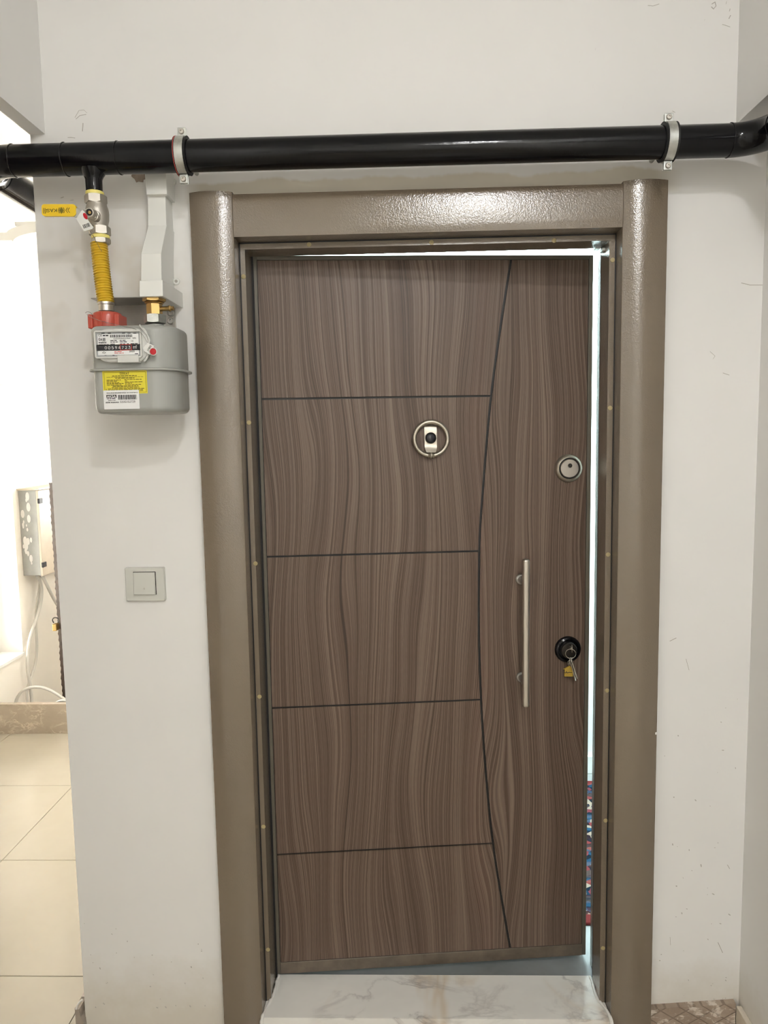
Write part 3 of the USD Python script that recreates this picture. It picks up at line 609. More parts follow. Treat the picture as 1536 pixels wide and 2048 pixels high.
obj('stem', lathe([(.0085, 0), (.0085, .012), (.0065, .013), (.0065, .022)], (l2[0]+.002, PY-.018, l2[2]), (0, -1, 0), 24), 'nickel', GV, smooth=30)
cx0, cz0 = (l0[0]+l1[0])/2, l0[2]
obj('lettering', text('KAS', l0[0]+.0315, cz0+.0035, yl-.0036, .0062, .0215, turn=math.pi, bold=True), 'inky', LV)
dm = Polygon([(-.0038, 0), (0, .0068), (.0038, 0), (0, -.0068)])
marks = [affinity.translate(dm, l0[0]+.0405, cz0)]
for dx, sgn in ((.0345, 1), (.0365, 1), (.0445, -1), (.0465, -1)):
    marks.append(affinity.translate(LineString([(sgn*.0012, .005), (-sgn*.0006, 0), (sgn*.0012, -.005)]).buffer(.00045), l0[0]+dx, cz0))
for dx in (.053, .057): marks.append(affinity.translate(LineString([(0, .0045), (-.003, .001), (-.003, -.001), (0, -.0045)]).buffer(.0006), l0[0]+dx, cz0))
for dx in (.0035, .0065): marks.append(affinity.translate(LineString([(.001, .005), (0, 0), (.001, -.005)]).buffer(.0006), l0[0]+dx, cz0))
marks.append(sbox(l0[0]+.0085, cz0-.0035, l0[0]+.0095, cz0+.0035))
obj('emblem', cat(*[prism_xz(q, yl-.0040, yl-.0034) for q in marks]), 'inky', LV, kind='stuff')
n0, n1 = at(193, 431.5, -.090), at(178.5, 424.5, -.128)
NP = obj('test_nipple', lathe([(.0095, 0), (.0095, .010), (.0075, .011), (.0075, .016), (.0088, .017), (.0088, np.linalg.norm(n1-n0)), (.0066, np.linalg.norm(n1-n0)+.0003), (.0064, np.linalg.norm(n1-n0)-.003), (0, np.linalg.norm(n1-n0)-.003)], n0, n1-n0, 28), 'nickel', GV, smooth=30, label='nickel test nipple pointing out')
dn = (n1-n0)/np.linalg.norm(n1-n0)
obj('nipple_core', lathe([(.0062, -.0028), (.0062, -.002), (0, -.002)], n1, dn, 24), 'dark', NP)
obj('nipple_pin', lathe([(.003, -.002), (.003, -.0005), (0, 0)], n1, dn, 16), 'brass', NP, smooth=40)

# seal tag on the valve
t0 = at(166, 432, -.130)
TG = thing('seal_tag', 'white barcode tag with red button hanging from the valve lever', 'tag', tuple(at(172, 462, -.13)))
pts = [(155, 436), (165, 421), (171, 428), (175, 440), (186, 455), (184, 457.5), (169, 462), (160, 446), (154, 439)]
obj('tag_body', prism_xz(Polygon([(at(*q, -.131)[0], at(*q, -.131)[2]) for q in pts]).buffer(.0008), -.1325, -.130), 'pvc', TG)
c = at(171, 432.5, -.1325); obj('red_button', prism_xz(affinity.rotate(affinity.scale(Point(c[0], c[2]).buffer(.0055), .62, 1.15), 25), -.1342, -.1322), 'sealred', TG)
c = at(173.5, 451.5, -.1325); bb = bars(c[0]-.0075, c[0]+.0075, c[2]-.0035, c[2]+.004, -.1326, 3, 9); bb.apply_transform(trimesh.transformations.rotation_matrix(-math.radians(18), (0, 1, 0), (c[0], 0, c[2]))); obj('barcode', bb, 'ink', TG)
obj('seal_wire', tube(spline([at(180, 463, -.125), at(190, 478, -.108), at(197, 492, -.103), at(204, 503, -.102)], 20), .0005, 6), 'wire', TG)

# yellow corrugated hose
h0, h1 = at(198, 486, PY), at(212, 607, -.082)
GH = thing('gas_hose', 'yellow corrugated gas hose between the valve and the meter', 'hose', tuple(h1))
cen = spline([h0, h0*.66+h1*.34+[-.001, 0, 0], h0*.33+h1*.67+[-.001, 0, 0], h1], 280)
ph = np.linspace(0, 24*2*math.pi, 280); obj('corrugated_sleeve', tube(cen, .0156+.0016*np.sin(ph)-.0004*np.sin(2*ph), 24), 'yellow', GH, smooth=True)
obj('top_nut', hexnut((VX(zG), PY), .0190, h0[2]-.002, zF+.0002, .3), 'nickel', GH)
zr = at(212, 622, -.085)[2]
obj('bottom_sleeve', lathe([(.0150, 0), (.0150, .012), (.0165, .013), (.0165, h1[2]-zr+.002)], (h1[0], h1[1], zr), (0, 0, 1), 30), 'brushed', GH, smooth=30)

# ---------------------------------------------------------------- gas meter
MX0, MX1, MYF, MYB = -.168, .001, -.160, -.026
zt, zf1, zf0, zbm = at(265, 649, MYF)[2], at(265, 736, MYF-.004)[2], at(265, 741, MYF-.004)[2], at(265, 826, MYF)[2]
GM = thing('gas_meter', 'grey gas meter with counter window and stickers', 'gas meter', ((MX0+MX1)/2, (MYF+MYB)/2, zbm))
def shell(levels, r=.040):
    R = []
    for z, i in levels: q = rrect(MX0+i, MX1-i, MYF+i, MYB-i, max(r-i, .004)); R.append(np.c_[q, np.full(len(q), z)])
    return loft(R)
rt = .012; cur = [(rt*(1-math.cos(math.radians(t))), rt*math.sin(math.radians(t))) for t in range(0, 91, 15)]
def mr(z, i, r=.016): q = rrect(MX0+i, MX1-i, MYF+i, MYB-i, max(r-i, .003)); return np.c_[q, np.full(len(q), z)]
def asym(z, i):   # sharp-ish left corner, full round right corner like the pressed steel case
    P = []
    for cx_, cy_, r, a0 in ((MX1-i, MYB-i, .045, 0), (MX0+i, MYB-i, .030, 90), (MX0+i, MYF+i, .016, 180), (MX1-i, MYF+i, .055, 270)):
        r = max(r-i, .003); sx = -1 if cx_ > (MX0+MX1)/2 else 1; sy = -1 if cy_ > (MYF+MYB)/2 else 1
        for k in range(13): t = math.radians(a0+90*k/12); P.append((cx_+sx*r+r*math.cos(t), cy_+sy*r+r*math.sin(t), z))
    return np.array(P)
obj('upper_case', loft([asym(zf1, 0)]+[asym(zt-rt+h, i) for i, h in cur]), 'mgrey', GM, smooth=35)
obj('lower_case', loft([asym(zbm+rt-h, i+.001) for i, h in cur[::-1]]+[asym(zf0, .001)]), 'mgrey', GM, smooth=35)
obj('seam_flange', loft([asym(zf0, -.006), asym(zf0+.001, -.0075), asym(zf1-.001, -.0075), asym(zf1, -.006)]), 'mgrey', GM, smooth=35)
ly = MYF-.0005
def q(px, py, y=MYF): p = at(px, py, y); return p[0], p[2]
# counter housing
x0, z1 = q(186, 657.5, MYF-.012); x1, z0 = q(299, 723, MYF-.012); cr_ = (z1-z0)*.42
r0 = rrect(x0, x1, z0, z1, cr_, 10); rings_ = []
for i, yy in ((0, MYF+.008), (0, MYF-.008), (.0015, MYF-.0105), (.004, MYF-.012)):
    s = rrect(x0+i, x1-i, z0+i, z1-i, cr_-i, 10); rings_.append(np.c_[s[:, 0], np.full(len(s), yy), s[:, 1]])
CH = obj('counter_housing', loft(rings_), 'bezel', GM, smooth=35)
yb = MYF-.012
a0, b1 = q(190.5, 664.5, yb-.004); a1, b0_ = q(281.5, 712, yb-.004)
fr = Polygon(rrect(a0-.003, a1+.003, b0_-.003, b1+.003, .005)).difference(sbox(a0, b0_, a1, b1))
obj('counter_bezel', prism_xz(fr, yb-.0048, yb+.001), 'bezel', CH, smooth=False)
obj('counter_backing', box(a0-.001, a1+.001, yb-.0010, yb+.001, b0_-.001, b1+.001), 'window', CH)
yp = yb-.0012
def sheet(px0, py0, px1, py1, mat, name, y=yp, d=.0006, parent=None):
    A, B = q(px0, py0, y); C, D = q(px1, py1, y); obj(name, box(A, C, y-d, y, D, B), mat, parent or CH); return A, C, D, B
A, C, D, B = sheet(194.8, 668.8, 278, 689.5, 'paper', 'rating_plate')
yt = yp-.0007; H = B-D; W = C-A
pr_txt = [text('CE', A+.002, D+H*.80, yt, .0042, .0075), words(A+.011, A+.022, D+H*.82, .0025, yt, 5), text('G4', A+.002, D+H*.42, yt, .0052, .0075, bold=True), cat(*[box(A+.0105+.0014*i, A+.0113+.0014*i, yt-.0004, yt, D+H*.40, D+H*.66) for i in range(4)]),
          text('metrix', A+.002, D+H*.19, yt, .0036, .0155, bold=True), words(A+.002, A+.022, D+H*.06, .0009, yt, 6),
          bars(A+W*.31, A+W*.86, D+H*.70, D+H*.93, yt, 11, 30), text('15252000645127839', A+W*.39, D+H*.53, yt, .0027, W*.41), text('UD', A+W*.855, D+H*.53, yt, .0031, .0065), text('H3', A+W*.82, D+H*.28, yt, .0026)]
for k, (s0, s1, zz) in enumerate([(.31, .47, .38), (.31, .49, .25), (.54, .71, .38), (.54, .71, .25), (.31, .44, .07), (.54, .60, .07), (.62, .67, .07), (.71, .76, .07), (.80, .97, .07)]): pr_txt.append(words(A+W*s0, A+W*s1, D+H*zz, .0014, yt, 20+k))
obj('plate_print', cat(*pr_txt), 'ink', CH)
A, C, D, B = sheet(193, 690, 280.5, 700.3, 'strip', 'counter_strip')
H = B-D; W = C-A; dg = []
for i, ch in enumerate('00594'): dg.append(text(ch, A+W*(.215+.079*i), D+H*.24, yt, H*.50, center=True))
for i, ch in enumerate('723'): dg.append(text(ch, A+W*(.605+.077*i), D+H*.24, yt, H*.48, center=True))
dg += [text('m', A+W*.845, D+H*.26, yt, H*.52), text('3', A+W*.905, D+H*.60, yt, H*.24)]
obj('counter_digits', cat(*dg), 'digit', CH)
rf = sbox(A+W*.545, D+H*.02, A+W*.81, D+H*1.0); rf = rf.difference(rf.buffer(-.0008))
obj('red_frame', prism_xz(rf, yt-.0006, yt), 'redline', CH)
A, C, D, B = sheet(196, 700.9, 278.3, 709, 'paper', 'approval_plate')
H = B-D; W = C-A; dm2 = affinity.translate(affinity.scale(dm, 1.1, .32), A+W*.15, D+H*.5); dm2 = dm2.difference(dm2.buffer(-.0006))
obj('approval_print', cat(prism_xz(dm2, yt-.0004, yt), text('2023', A+W*.77, D+H*.50, yt, .0030, .0100, bold=True), words(A+W*.9, A+W*.98, D+H*.08, .0012, yt, 8)), 'ink', CH, kind='stuff')
obj('approval_text', cat(words(A+W*.4, A+W*.61, D+H*.58, .0013, yt, 31), words(A+W*.4, A+W*.63, D+H*.30, .0013, yt, 32)), 'redtext', CH)
A, B = q(234.5, 712.5, yb-.005); C, D = q(278, 724.5, yb-.005); obj('flap', rbox(A, C, yb-.006, yb+.010, D, B+.002, .001, 2), 'bezel', CH)
tk = []
for px in (205, 217.5, 246, 257, 268.5): A, B = q(px, 666, yb-.004); tk.append(box(A-.003, A+.003, yb-.0016, yb-.0008, B-.0008, B+.0008))
for px in (210, 226, 236, 246): A, B = q(px, 710.3, yb-.004); tk.append(box(A-.002, A+.002, yb-.0016, yb-.0008, B-.0006, B+.0006))
for t_ in tk: obj('window_notch', t_, 'ink', CH)
# cover around the pulse socket, right of the counter
a = np.radians(np.linspace(-75, 75, 24)); c = q(283, 690, MYF-.006)
obj('socket_rim', tube(np.c_[c[0]+.0150*np.cos(a)+.0005, np.full(24, MYF-.0085), c[1]+.0330*np.sin(a)], .0022, 10), 'bezel', GM, smooth=40)
# stickers on the lower case
ysk = MYF+.0008
A, B = q(204.5, 742.5, ysk); C, D = q(295.5, 786.5, ysk)
ST = obj('warning_sticker', box(A, C, ysk-.0004, ysk+.002, D, B), 'yellowlabel', GM, label='yellow printed warning sticker')
H = B-D; W = C-A; yt = ysk-.0005
ot = sbox(A+.003, D+.0022, C-.0022, B-.0022); ot = ot.difference(ot.buffer(-.0006))
yp_ = [prism_xz(ot, yt-.0003, yt), text('DİKKAT', A+W*.5, D+H*.835, yt, .0040, .0185, center=True, bold=True)]
for k, (s0, s1, zz, h) in enumerate([(.22, .80, .765, .0015), (.09, .93, .715, .0008), (.29, .72, .665, .0016), (.09, .41, .59, .0013), (.09, .34, .535, .0013), (.09, .37, .475, .0013), (.09, .47, .425, .0013), (.09, .42, .37, .0013), (.49, .88, .60, .0013), (.50, .58, .545, .0012), (.50, .93, .49, .0013), (.50, .66, .435, .0012), (.50, .88, .385, .0012), (.22, .80, .315, .0017), (.20, .82, .26, .0012), (.11, .93, .205, .0013), (.11, .9, .15, .0013), (.11, .9, .11, .0010)]):
    yp_.append(words(A+W*s0, A+W*s1, D+H*zz, h, yt, 60+k))
yp_.append(text('!', A+W*.065, D+H*.12, yt, .0046, bold=True))
obj('warning_print', cat(*yp_), 'inky', ST)
A, B = q(206.5, 781, ysk-.0012); C, D = q(279.5, 817.5, ysk-.0012)
SK = obj('number_sticker', prism_xz(Polygon(rrect(A, C, D, B, .0012)), ysk-.0014, ysk), 'paper', GM, label='white sticker with barcode and number')
H = B-D; W = C-A; yt = ysk-.0015
logo = sbox(A+W*.085, D+H*.60, A+W*.365, D+H*.765)
pr2 = [text('AKSA URGUP NEVSEHIR DOGAL GAZ DAGITIM A.S', A+W*.09, D+H*.83, yt, .0022, W*.88), prism_xz(logo, yt-.0003, yt), words(A+W*.09, A+W*.37, D+H*.535, .0012, yt, 41), text('BAR & 187', A+W*.13, D+H*.435, yt, .0022, W*.21), text('ABONE NUMARASI:', A+W*.05, D+H*.325, yt, .0025, W*.38, bold=True), text('5105252729', A+W*.465, D+H*.325, yt, .0042, W*.42), bars(A+W*.41, A+W*.94, D+H*.50, D+H*.75, yt, 17, 30)]
obj('sticker_print', cat(*pr2), 'ink', SK)
obj('logo_print', text('AKSA', A+W*.1, D+H*.62, yt-.0004, .0042, W*.25, bold=True), 'paper', SK)
# outlet stub
ox = at(310, 640, -.085)[0]
obj('outlet_stub', lathe([(.0235, 0), (.0235, .003), (.019, .004), (.019, .010)], (ox, -.085, zt-.0008), (0, 0, 1), 32), 'mgrey', GM, smooth=30)
ix = at(215, 640, -.085)[0]
obj('inlet_stub', lathe([(.0225, 0), (.0225, .003), (.017, .004), (.017, .020)], (ix, -.085, zt-.0008), (0, 0, 1), 32), 'mgrey', GM, smooth=30)

# red tamper collar
zc0, zc1 = zt+.0012, at(215, 623, -.1)[2]
RC = thing('seal_collar', 'red plastic seal collar clipped round the meter inlet', 'collar', (ix, -.085, zc0))
obj('shell', lathe([(.0248, .0005), (.0255, 0), (.0300, .001), (.0305, (zc1-zc0)*.7), (.0280, (zc1-zc0)*.93), (.0235, zc1-zc0), (.0185, zc1-zc0), (.0185, zc1-zc0-.003), (.0248, zc1-zc0-.008), (.0248, .0005)], (ix, -.085, zc0), (0, 0, 1), 28, cap=False), 'redplastic', RC, smooth=25)
for s in (-1, 1):
    obj('lug', rbox(ix+s*.0275-.005, ix+s*.0275+.005, -.108, -.062, zc0+.001, zc1-.006, .002, 2), 'redplastic', RC)
obj('split_rib', rbox(ix-.0012, ix+.0012, -.117, -.112, zc0+.001, zc1-.003, .0008, 2), 'redplastic', RC)
wz = zc0+.006
obj('seal_wire', cat(tube(spline([at(174, 629, -.11), at(190, 638, -.116), at(206, 643, -.119), at(226, 648, -.13), at(252, 654, -.165)], 30), .0005, 6), tube(spline([at(171, 626, -.10), at(178, 624, -.11), at(184, 628, -.113)], 10), .0005, 6)), 'wire', RC)

# red button seal on the meter
sc_ = at(305.5, 703.5, -.176)
SG = thing('seal_tag', 'small white seal with round red button hanging on the meter front', 'tag', tuple(sc_))
body = [(287.5, 697), (292, 690), (294, 690), (295, 685.8), (308, 692), (305, 699), (300, 709), (289, 701.5)]
obj('tag_body', prism_xz(Polygon([(at(*k, -.176)[0], at(*k, -.176)[2]) for k in body]).buffer(.0004), -.178, -.174), 'pvc', SG)
obj('button_rim', lathe([(.0078, 0), (.0078, .0035), (.0068, .0045), (.0062, .0030), (0, .0030)], (sc_[0]+.0015, -.1755, sc_[2]), (0, -1, 0), 32), 'pvc', SG, smooth=30)
obj('red_button', lathe([(.0062, .0030), (.0058, .0042), (0, .0048)], (sc_[0]+.0015, -.1755, sc_[2]), (0, -1, 0), 28), 'sealred', SG, smooth=30)
bp = at(299, 696, -.178); bb = bars(bp[0]-.006, bp[0]+.006, bp[2]-.002, bp[2]+.0022, -.1781, 5, 7); bb.apply_transform(trimesh.transformations.rotation_matrix(-math.radians(58), (0, 1, 0), (bp[0], 0, bp[2]))); obj('barcode', bb, 'ink', SG)
obj('seal_wire', tube(spline([at(252, 654, -.165), at(272, 659, -.175), at(284, 668, -.177), at(292, 680, -.177), at(297, 688, -.1765)], 30), .0006, 6), 'wire', SG)
obj('grey_lead', tube(spline([at(280, 650, -.163), at(283, 656, -.1745), at(290, 664, -.1765), at(298, 678, -.1765), at(297.5, 687, -.176)], 30), .0014, 8), 'bezel', SG)

# bracket behind the meter
BZ0, BZ1 = at(350, 652, .02)[2], at(348, 606, .02)[2]
bx0, bx1 = at(222, 620, .02)[0], at(351, 640, .02)[0]
MB = thing('meter_bracket', 'galvanised sheet bracket fixed to the wall behind the meter', 'bracket', ((bx0+bx1)/2, .02, BZ0))
obj('back_plate', rbox(bx0-.02, bx1, .0222, YW, BZ0-.02, BZ1, .0006, 2), 'galv', MB)
sl = at(182, 605, -.06); sr_ = at(262, 607, -.06)
obj('top_shelf', rbox(sl[0], at(318, 607, -.03)[0], -.060, YW, BZ1-.002, BZ1, .0006, 2), 'galv', MB)
for (px, py) in ((341.5, 642), (341.5, 626)):
    c = at(px, py, .022); obj('screw', screw((c[0], .0222, c[2]), (0, -1, 0), .0075), 'zinc', MB, smooth=30)

# brass union
BU = thing('brass_union', 'brass gas union with hose nipple above the meter outlet', 'fitting', (ox, -.085, zt))
z_ = [at(308, y, -.085)[2] for y in (591, 604, 608, 630, 647)]
obj('top_nut', hexnut((ox, -.085), .0235, z_[1], z_[0], .2), 'brass', BU)
obj('collar', lathe([(.0175, 0), (.0195, .002), (.0175, z_[1]-z_[2])], (ox, -.085, z_[2]), (0, 0, 1), 30), 'brass', BU, smooth=30)
obj('brass_body', hexnut((ox, -.085), .0160, z_[3], z_[2], .45), 'brass', BU)
obj('test_nipple', lathe([(.0045, 0), (.0045, .020), (.006, .0205), (.006, .023), (.0042, .025), (.0042, .030)], (ox+.012, -.088, (z_[2]+z_[3])/2), (1, -.12, .02), 20), 'brass', BU, smooth=30)
obj('union_nut', hexnut((ox, -.085), .0230, max(z_[4], zt+.004), z_[3], .1), 'zinc', BU, )

# white pvc duct over the branch pipe
PD = thing('pipe_duct', 'stepped white plastic duct cover left of the door casing', 'duct', (at(310, 500, YW)[0], 0, at(310, 600, -.1)[2]))
def hull_seg(top, bot, name):
    """top, bot: (px left, px right, py, y front)"""
    P = []
    for (a, b, py, yf) in (top, bot):
        l, r = at(a, py, yf), at(b, py, yf)
        for x in (l[0], r[0]):
            P += [(x, yf, (l[2]+r[2])/2), (x, YW, (l[2]+r[2])/2)]
    P = np.array(P); s = trimesh.creation.icosphere(1, .0012)
    m = trimesh.convex.convex_hull(np.vstack([s.vertices+p_ for p_ in P]))
    obj(name, m, 'pvc', PD)
hull_seg((290, 331, 335, -.030), (294, 333, 388, -.030), 'upper_cover')
hull_seg((296.5, 330, 389, -.018), (297.5, 332, 452, -.022), 'middle_cover')
hull_seg((298, 332.5, 452, -.026), (283.5, 321.5, 508, -.058), 'offset_cover')
hull_seg((283.5, 321.5, 508, -.058), (283.5, 322.5, 566, -.060), 'lower_cover')
hull_seg((280, 324.5, 562, -.108), (280, 325, 592, -.112), 'end_cap')
for (px, py) in ((345, 363), (352.5, 562.5)):
    c = at(px, py, .022); E = obj('screw_ear', lathe([(.0075, 0), (.0075, .003), (.0065, .004)], (c[0], YW, c[2]), (0, -1, 0), 24), 'pvc', PD, smooth=30)
    obj('screw', screw((c[0], YW-.004, c[2]), (0, -1, 0), .0032), 'nickel', E, smooth=30)
hc = at(279, 352, YW)
hole = [(hc[0]+r*math.cos(t), hc[2]+.8*r*math.sin(t)-.0) for t, r in zip(np.linspace(0, 2*math.pi, 22, endpoint=False), .013+.006*RNG.rand(22))]
obj('broken_plaster', prism_xz(Polygon(hole).buffer(0), YW-.0012, YW+.001), 'stone', PD, label='bare broken plaster beside the duct top')

# ---------------------------------------------------------------- light switch
s0, s1 = at(250.5, 1169, .014), at(328.5, 1169, .014); sz1, sz0 = at(289, 1135.5, .014)[2], at(289, 1202.5, .014)[2]
LS = thing('light_switch', 'white single light switch on the wall left of the door', 'light switch', ((s0[0]+s1[0])/2, YW, sz0))
pt_ = Polygon(rrect(s0[0], s1[0], sz0, sz1, .0025))
rings_ = []
for i, yy in ((0, YW), (0, .0165), (.0012, .0145), (.0025, .0140)):
    s = rrect(s0[0]+i, s1[0]-i, sz0+i, sz1-i, .003, 4); rings_.append(np.c_[s[:, 0], np.full(len(s), yy), s[:, 1]])
obj('plate', loft(rings_), 'switch', LS, smooth=20)
a0, b1 = q(266.5, 1145, .012); a1, b0_ = q(311.5, 1188.5, .012)
obj('gap', box(a0-.0012, a1+.0014, .0136, .0139, b0_-.0012, b1+.0012), 'dark', LS)
rk = []
for i, yt_, yb_ in ((0, .0135, .0135), (0, .0110, .0085), (.001, .0100, .0075)):
    rk.append(np.array([(a0+i, yb_, b0_+i), (a1-i, yb_, b0_+i), (a1-i, yt_, b1-i), (a0+i, yt_, b1-i)]))
RK = obj('rocker', loft(rk), 'switch', LS)
c = at(288.5, 1177.5, .0085); obj('bell_mark', cat(ring((c[0], .0081, c[2]), (0, 1, .05), .0015, .0005, 16, 6), box(c[0]-.0004, c[0]+.0004, .0078, .0086, c[2]+.0014, c[2]+.003)), 'scuff', RK)

# ---------------------------------------------------------------- scuffs on the door wall
def streak(pts, w, y=YW):
    P = [(at(*p_, y)[0], at(*p_, y)[2]) for p_ in pts]; g = LineString(P).buffer(w, cap_style=1)
    return prism_xz(g, y-.0004, y+.001)
SC = [[(150, 235), (158, 221), (168, 220), (174, 226)], [(152, 238), (160, 231), (172, 229)], [(166, 247), (165, 262)], [(1296, 11), (1306, 12), (1318, 8)], [(1424, 8), (1430, 4), (1432, 12), (1427, 18), (1423, 14)], [(1452, 8), (1453, 3)], [(1459, 22), (1460, 18)], [(1458, 37), (1461, 31)], [(1445, 49), (1452, 51), (1460, 54)],
      [(1483, 566), (1500, 570), (1528, 570)], [(1420, 703), (1430, 712), (1426, 718)], [(1446, 746), (1458, 750)], [(1340, 1282), (1352, 1276)], [(1372, 1318), (1378, 1340)], [(1455, 1730), (1459, 1737)], [(1340, 1874), (1341, 1890)], [(1306, 2045), (1312, 2042)], [(1436, 1885), (1445, 1905)], [(1345, 222), (1350, 225)], [(122, 396), (127, 394)], [(141, 401), (147, 400)], [(136, 275), (143, 275), (150, 276)]]
dots = []
for k in range(70):
    if k < 40: xx, zz = 1.04+.18*RNG.rand(), .13+.75*RNG.rand()**1.6
    else: xx, zz = -.34+.32*RNG.rand(), .10+.22*RNG.rand()**2
    dots.append(prism_xz(affinity.rotate(affinity.scale(Point(xx, zz).buffer(.0006+.0012*RNG.rand()**2, 3), 1, 1+2*RNG.rand()), 90*RNG.rand()), YW-.0003, YW+.001))
obj('dirt_speck', cat(*dots), 'scuff', WB, label='small dirt specks on the lower plaster', kind='stuff')
obj('scuff', cat(*[streak(s, .0004+.0006*((i*7) % 5)/5) for i, s in enumerate(SC)]), 'scuff', WB, label='grey scuff marks on the plaster', kind='stuff')
ch = [((468, 1841), .0035), ((504, 1868), .0025), ((1311, 1467), .004), ((1304, 1464), .0018)]
CP = [lathe([(r, 0), (r*.6, r*.3), (0, r*.35)], (at(*p_, .0)[0], .0005 if p_[0] < 1300 else .001, at(*p_, .0)[2]), (0, -1, 0), 9) for p_, r in ch]
obj('plaster_splash', cat(*CP), 'plaster', T1, label='white plaster splashes on the casing')
z0_, z1_ = at(1316, 906, 0)[2], at(1309, 1256, 0)[2]
obj('plaster_specks', cat(*[lathe([(.0011+.0004*math.sin(k*5), 0), (0, .0006)], (1.0045, -.0003, z0_+(z1_-z0_)*k/24), (0, -1, 0), 7) for k in range(25)]), 'plaster', T1)
obj('plaster_specks', tube(spline([(.0, .012, 2.0), (-.0012, .01, 1.99), (0, .012, 1.975), (-.001, .012, 1.965)], 14), .0022, 6), 'plaster', T1)

# ---------------------------------------------------------------- stairwell things
b0, b1 = atx(37, 978, XL), atx(75, 978, -1.585)
EB = thing('electric_box', 'old grey metal electric box with paint smears on the stair wall', 'electric box', (-1.64, 2.6, .75), )
bz1, bz0 = 1.225, .740
obj('box_body', rbox(XL, -1.600, 2.41, 2.92, bz0, bz1-.004, .002, 2), 'boxgrey', EB)
BD = obj('box_door', rbox(-1.5985, -1.585, 2.405, 2.925, bz0-.004, bz1-.006, .002, 2), 'boxcream', EB, label='cream box door facing the stairs')
obj('box_top', rbox(XL, -1.575, 2.395, 2.935, bz1-.004, bz1+.006, .002, 2), 'boxcream', EB)
for zz in (bz1-.065, bz0+.06): obj('hinge', rbox(-1.590, -1.578, 2.402, 2.44, zz-.014, zz+.014, .002, 2), 'rubber', EB)
tri = Polygon([(2.555, 1.02), (2.665, 1.02), (2.61, 1.095)]); tri2 = tri.difference(tri.buffer(-.008))
m = trimesh.creation.extrude_polygon(tri2, .001, engine='earcut'); m.vertices = np.c_[-1.5848+m.vertices[:, 2], m.vertices[:, 0], m.vertices[:, 1]]
obj('warning_triangle', m, 'brown', BD)
smear = []
for k in range(26):
    zz = bz0+.05+.42*RNG.rand(); xx = XL+.012+.045*RNG.rand()**1.5; rr = .004+.010*RNG.rand()**2
    smear.append(affinity.scale(Point(xx, zz).buffer(rr, 6), .8, 1.8))
from shapely.ops import unary_union
for s in getattr(unary_union(smear), 'geoms', [unary_union(smear)]): obj('paint_smear', prism_xz(s, 2.409, 2.411), 'plaster', EB, label='white paint smear')
def c3(pts, y=None, x=None): return [at(px/3.412, 880+py/3.412, y) if y else atx(px/3.412, 880+py/3.412, x) for px, py in pts]
CB = [([(252, 900), (285, 1050), (240, 1240), (205, 1350), (190, 1560), (210, 1700), (216, 1790)], -1.655, None, .009, 'white cable hanging from the electric box, crossing nearest the wall corner'),
      ([(270, 905), (268, 1020), (245, 1200), (252, 1400), (235, 1550), (200, 1650), (192, 1810)], -1.675, None, .007, 'thin white cable hanging straight below the electric box'),
      ([(285, 900), (340, 1030), (392, 1125), (440, 1180)], -1.62, None, .009, 'grey cable slanting from the electric box to the dark panel')]
for pts, x, y, r, lb in CB:
    p_ = c3(pts, None, x); p_[0][2] = min(p_[0][2], .736-r*.5); obj('cable', tube(spline(p_, 50), r, 10), 'cable', smooth=True, label=lb, cat='cable', group='cables under the electric box')
for pts, y, r, lb in (([(98, 1830), (110, 1780), (150, 1715), (220, 1688), (300, 1692), (390, 1735), (470, 1800), (500, 1860)], 2.10, .008, 'white cable loop rising in an arc behind the marble curb'), ([(350, 1830), (385, 1795), (425, 1778), (470, 1790), (500, 1830)], 2.06, .008, 'short white cable loop beside the foot of the dark panel')):
    cp_ = c3(pts, y); cp_ = [cp_[0]*[1, 1, 0]+[-.01, 0, -.165]]+cp_+[cp_[-1]*[1, 1, 0]+[.02, 0, -.165]]
    obj('cable', tube(spline(cp_, 50), r, 10), 'cable', smooth=True, label=lb, cat='cable', group='cables under the electric box')
# dark panel with brass padlock
d0, d1 = at(100, 966, 2.30), at(126, 1412, 2.30)
DP = thing('dark_panel', 'dark brown ribbed metal door edge standing behind the wall corner', 'panel', (d0[0]+.1, 2.30, -.17))
zz = np.linspace(-.17, d0[2], 120)
left = [(d0[0]-.006+.0022*math.sin(i*2.1)+.0012*math.sin(i*.6), z) for i, z in enumerate(zz)]
obj('panel_edge', prism_xz(Polygon(left+[(d0[0]+.05, zz[-1]), (d0[0]+.05, zz[0])]).buffer(0), 2.30, 2.335), 'brown', DP)
obj('panel_sheet', box(d0[0]+.05, d0[0]+.65, 2.306, 2.33, -.17, d0[2]), 'brown', DP)
pc = at(110, 1253, 2.27)
PL = obj('padlock', rbox(pc[0]-.012, pc[0]+.010, 2.262, 2.298, pc[2]-.024, pc[2]+.014, .003, 2), 'brass', DP, label='small brass padlock')
obj('shackle', tube(spline([(pc[0]-.010, 2.28, pc[2]+.018), (pc[0]-.009, 2.28, pc[2]+.045), (pc[0]+.010, 2.28, pc[2]+.045), (pc[0]+.011, 2.28, pc[2]+.018)], 16), .003, 8), 'darkmetal', PL)
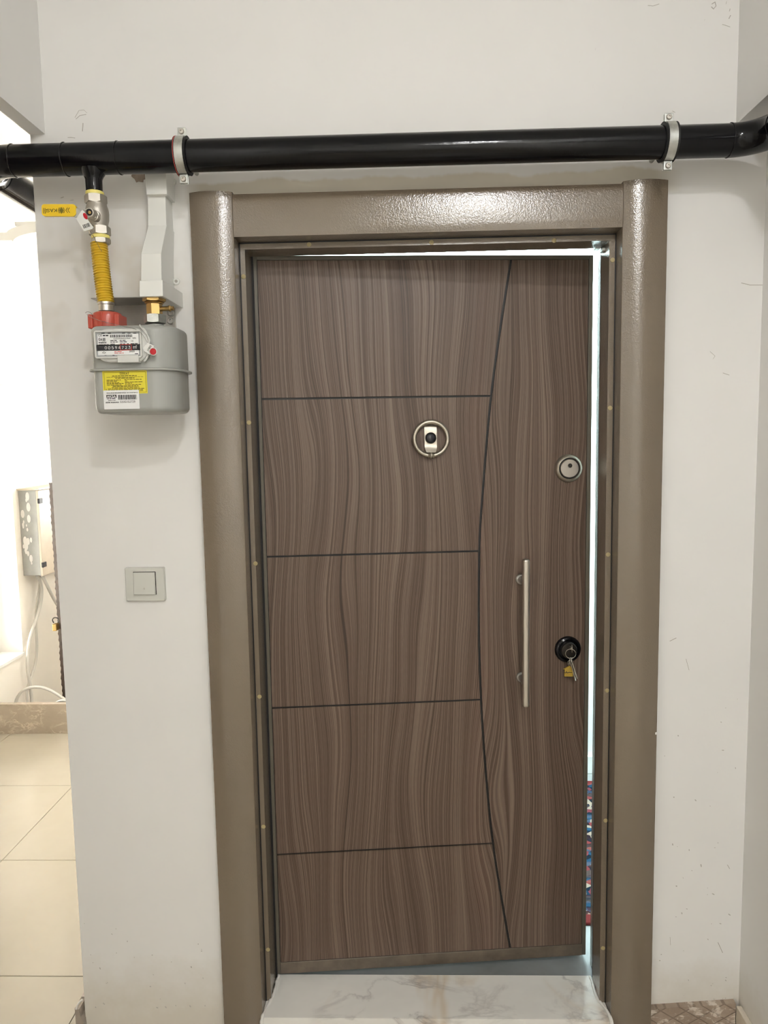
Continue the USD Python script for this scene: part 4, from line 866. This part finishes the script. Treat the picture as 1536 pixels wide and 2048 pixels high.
# curved white lamp on the end wall
LY_ = 2.02
w0, w1, w2, w3 = at(23, 462, LY_), at(74, 462, LY_), at(33, 446, LY_), at(33, 454, LY_)
WLm = thing('wall_lamp', 'white curved wall lamp under a ledge high on the stairwell wall', 'wall lamp', (XL, LY_+.1, w0[2]-.1))
obj('ledge', rbox(w2[0], w2[0]+.42, LY_-.02, LY_+.16, w3[2], w2[2], .003, 2), 'upvc', WLm)
a = np.radians(np.linspace(180, 0, 24)); W_ = .20; cxl = w0[0]+W_
sh = [(cxl+W_*math.cos(t), w0[2]-.025+.045*math.sin(t)) for t in a]+[(cxl+(W_-.03)*math.cos(t), w0[2]-.065+.045*math.sin(t)) for t in a[::-1]]
obj('shade', prism_xz(Polygon(sh).buffer(0), LY_-.05, LY_+.13), 'upvc', WLm)
obj('bracket', rbox(XL, cxl+W_, LY_+.12, LY_+.15, w3[2]-.03, w3[2]+.01, .003, 2), 'upvc', WLm)

# ---------------------------------------------------------------- the flat behind the door
FZ = .092
obj('floor', box(-.20, 1.9, .14, 1.45, -.02, FZ), 'planks', label='grey laminate floor inside the apartment behind the door', cat='floor', kind='structure')
obj('wall_flat_end', box(-.20, 1.9, 1.31, 1.43, FZ, ZC), 'flat', label='bright white wall inside the apartment seen through the door gap', cat='wall', kind='structure')
obj('wall_flat_side', box(1.75, 1.87, .20, 1.31, FZ, ZC), 'flat', label='white side wall inside the apartment out of sight', cat='wall', kind='structure')
obj('baseboard_flat', rbox(-.20, 1.75, 1.294, 1.31, FZ, FZ+.075, .003, 2), 'upvc', label='white baseboard inside the apartment beyond the rug', cat='skirting', kind='structure')
RG = thing('rug', 'patterned oriental rug with red border inside the apartment', 'rug', (1.0, .78, FZ))
obj('pile', rbox(.70, 1.60, .345, 1.215, FZ, FZ+.010, .004, 2), 'rug', RG)
FLp = thing('ceiling_lamp', 'cool white ceiling lamp inside the apartment out of sight', 'lamp', (.95, .75, ZC-.09))
obj('lamp_base', lathe([(.14, 0), (.14, .02)], (.95, .75, ZC-.02), (0, 0, 1), 32), 'upvc', FLp)
obj('lamp_shade', lathe([(0, -.065), (.06, -.058), (.105, -.038), (.13, -.0)], (.95, .75, ZC-.02), (0, 0, 1), 32), 'flatlamp', FLp, smooth=40)
HLp = thing('ceiling_lamp', 'round white ceiling lamp in the hall out of frame', 'lamp', (LAMP_POS[0], LAMP_POS[1], ZC-.08))
obj('lamp_base', lathe([(.13, 0), (.13, .02)], (LAMP_POS[0], LAMP_POS[1], ZC-.02), (0, 0, 1), 32), 'upvc', HLp)
obj('lamp_shade', lathe([(0, -.05), (.035, -.045), (.06, -.03), (.072, -.0)], (LAMP_POS[0], LAMP_POS[1], ZC-.02), (0, 0, 1), 32), 'lamp', HLp, smooth=40)
FAR = (0.85, -3.2)
HL2 = thing('ceiling_lamp', 'large round white ceiling lamp at the far end of the hall behind the camera', 'lamp', (FAR[0], FAR[1], ZC-.09))
obj('lamp_base', lathe([(.23, 0), (.23, .02)], (FAR[0], FAR[1], ZC-.02), (0, 0, 1), 32), 'upvc', HL2)
obj('lamp_shade', lathe([(0, -.07), (.10, -.062), (.17, -.04), (.21, -.0)], (FAR[0], FAR[1], ZC-.02), (0, 0, 1), 32), 'farlamp', HL2, smooth=40)
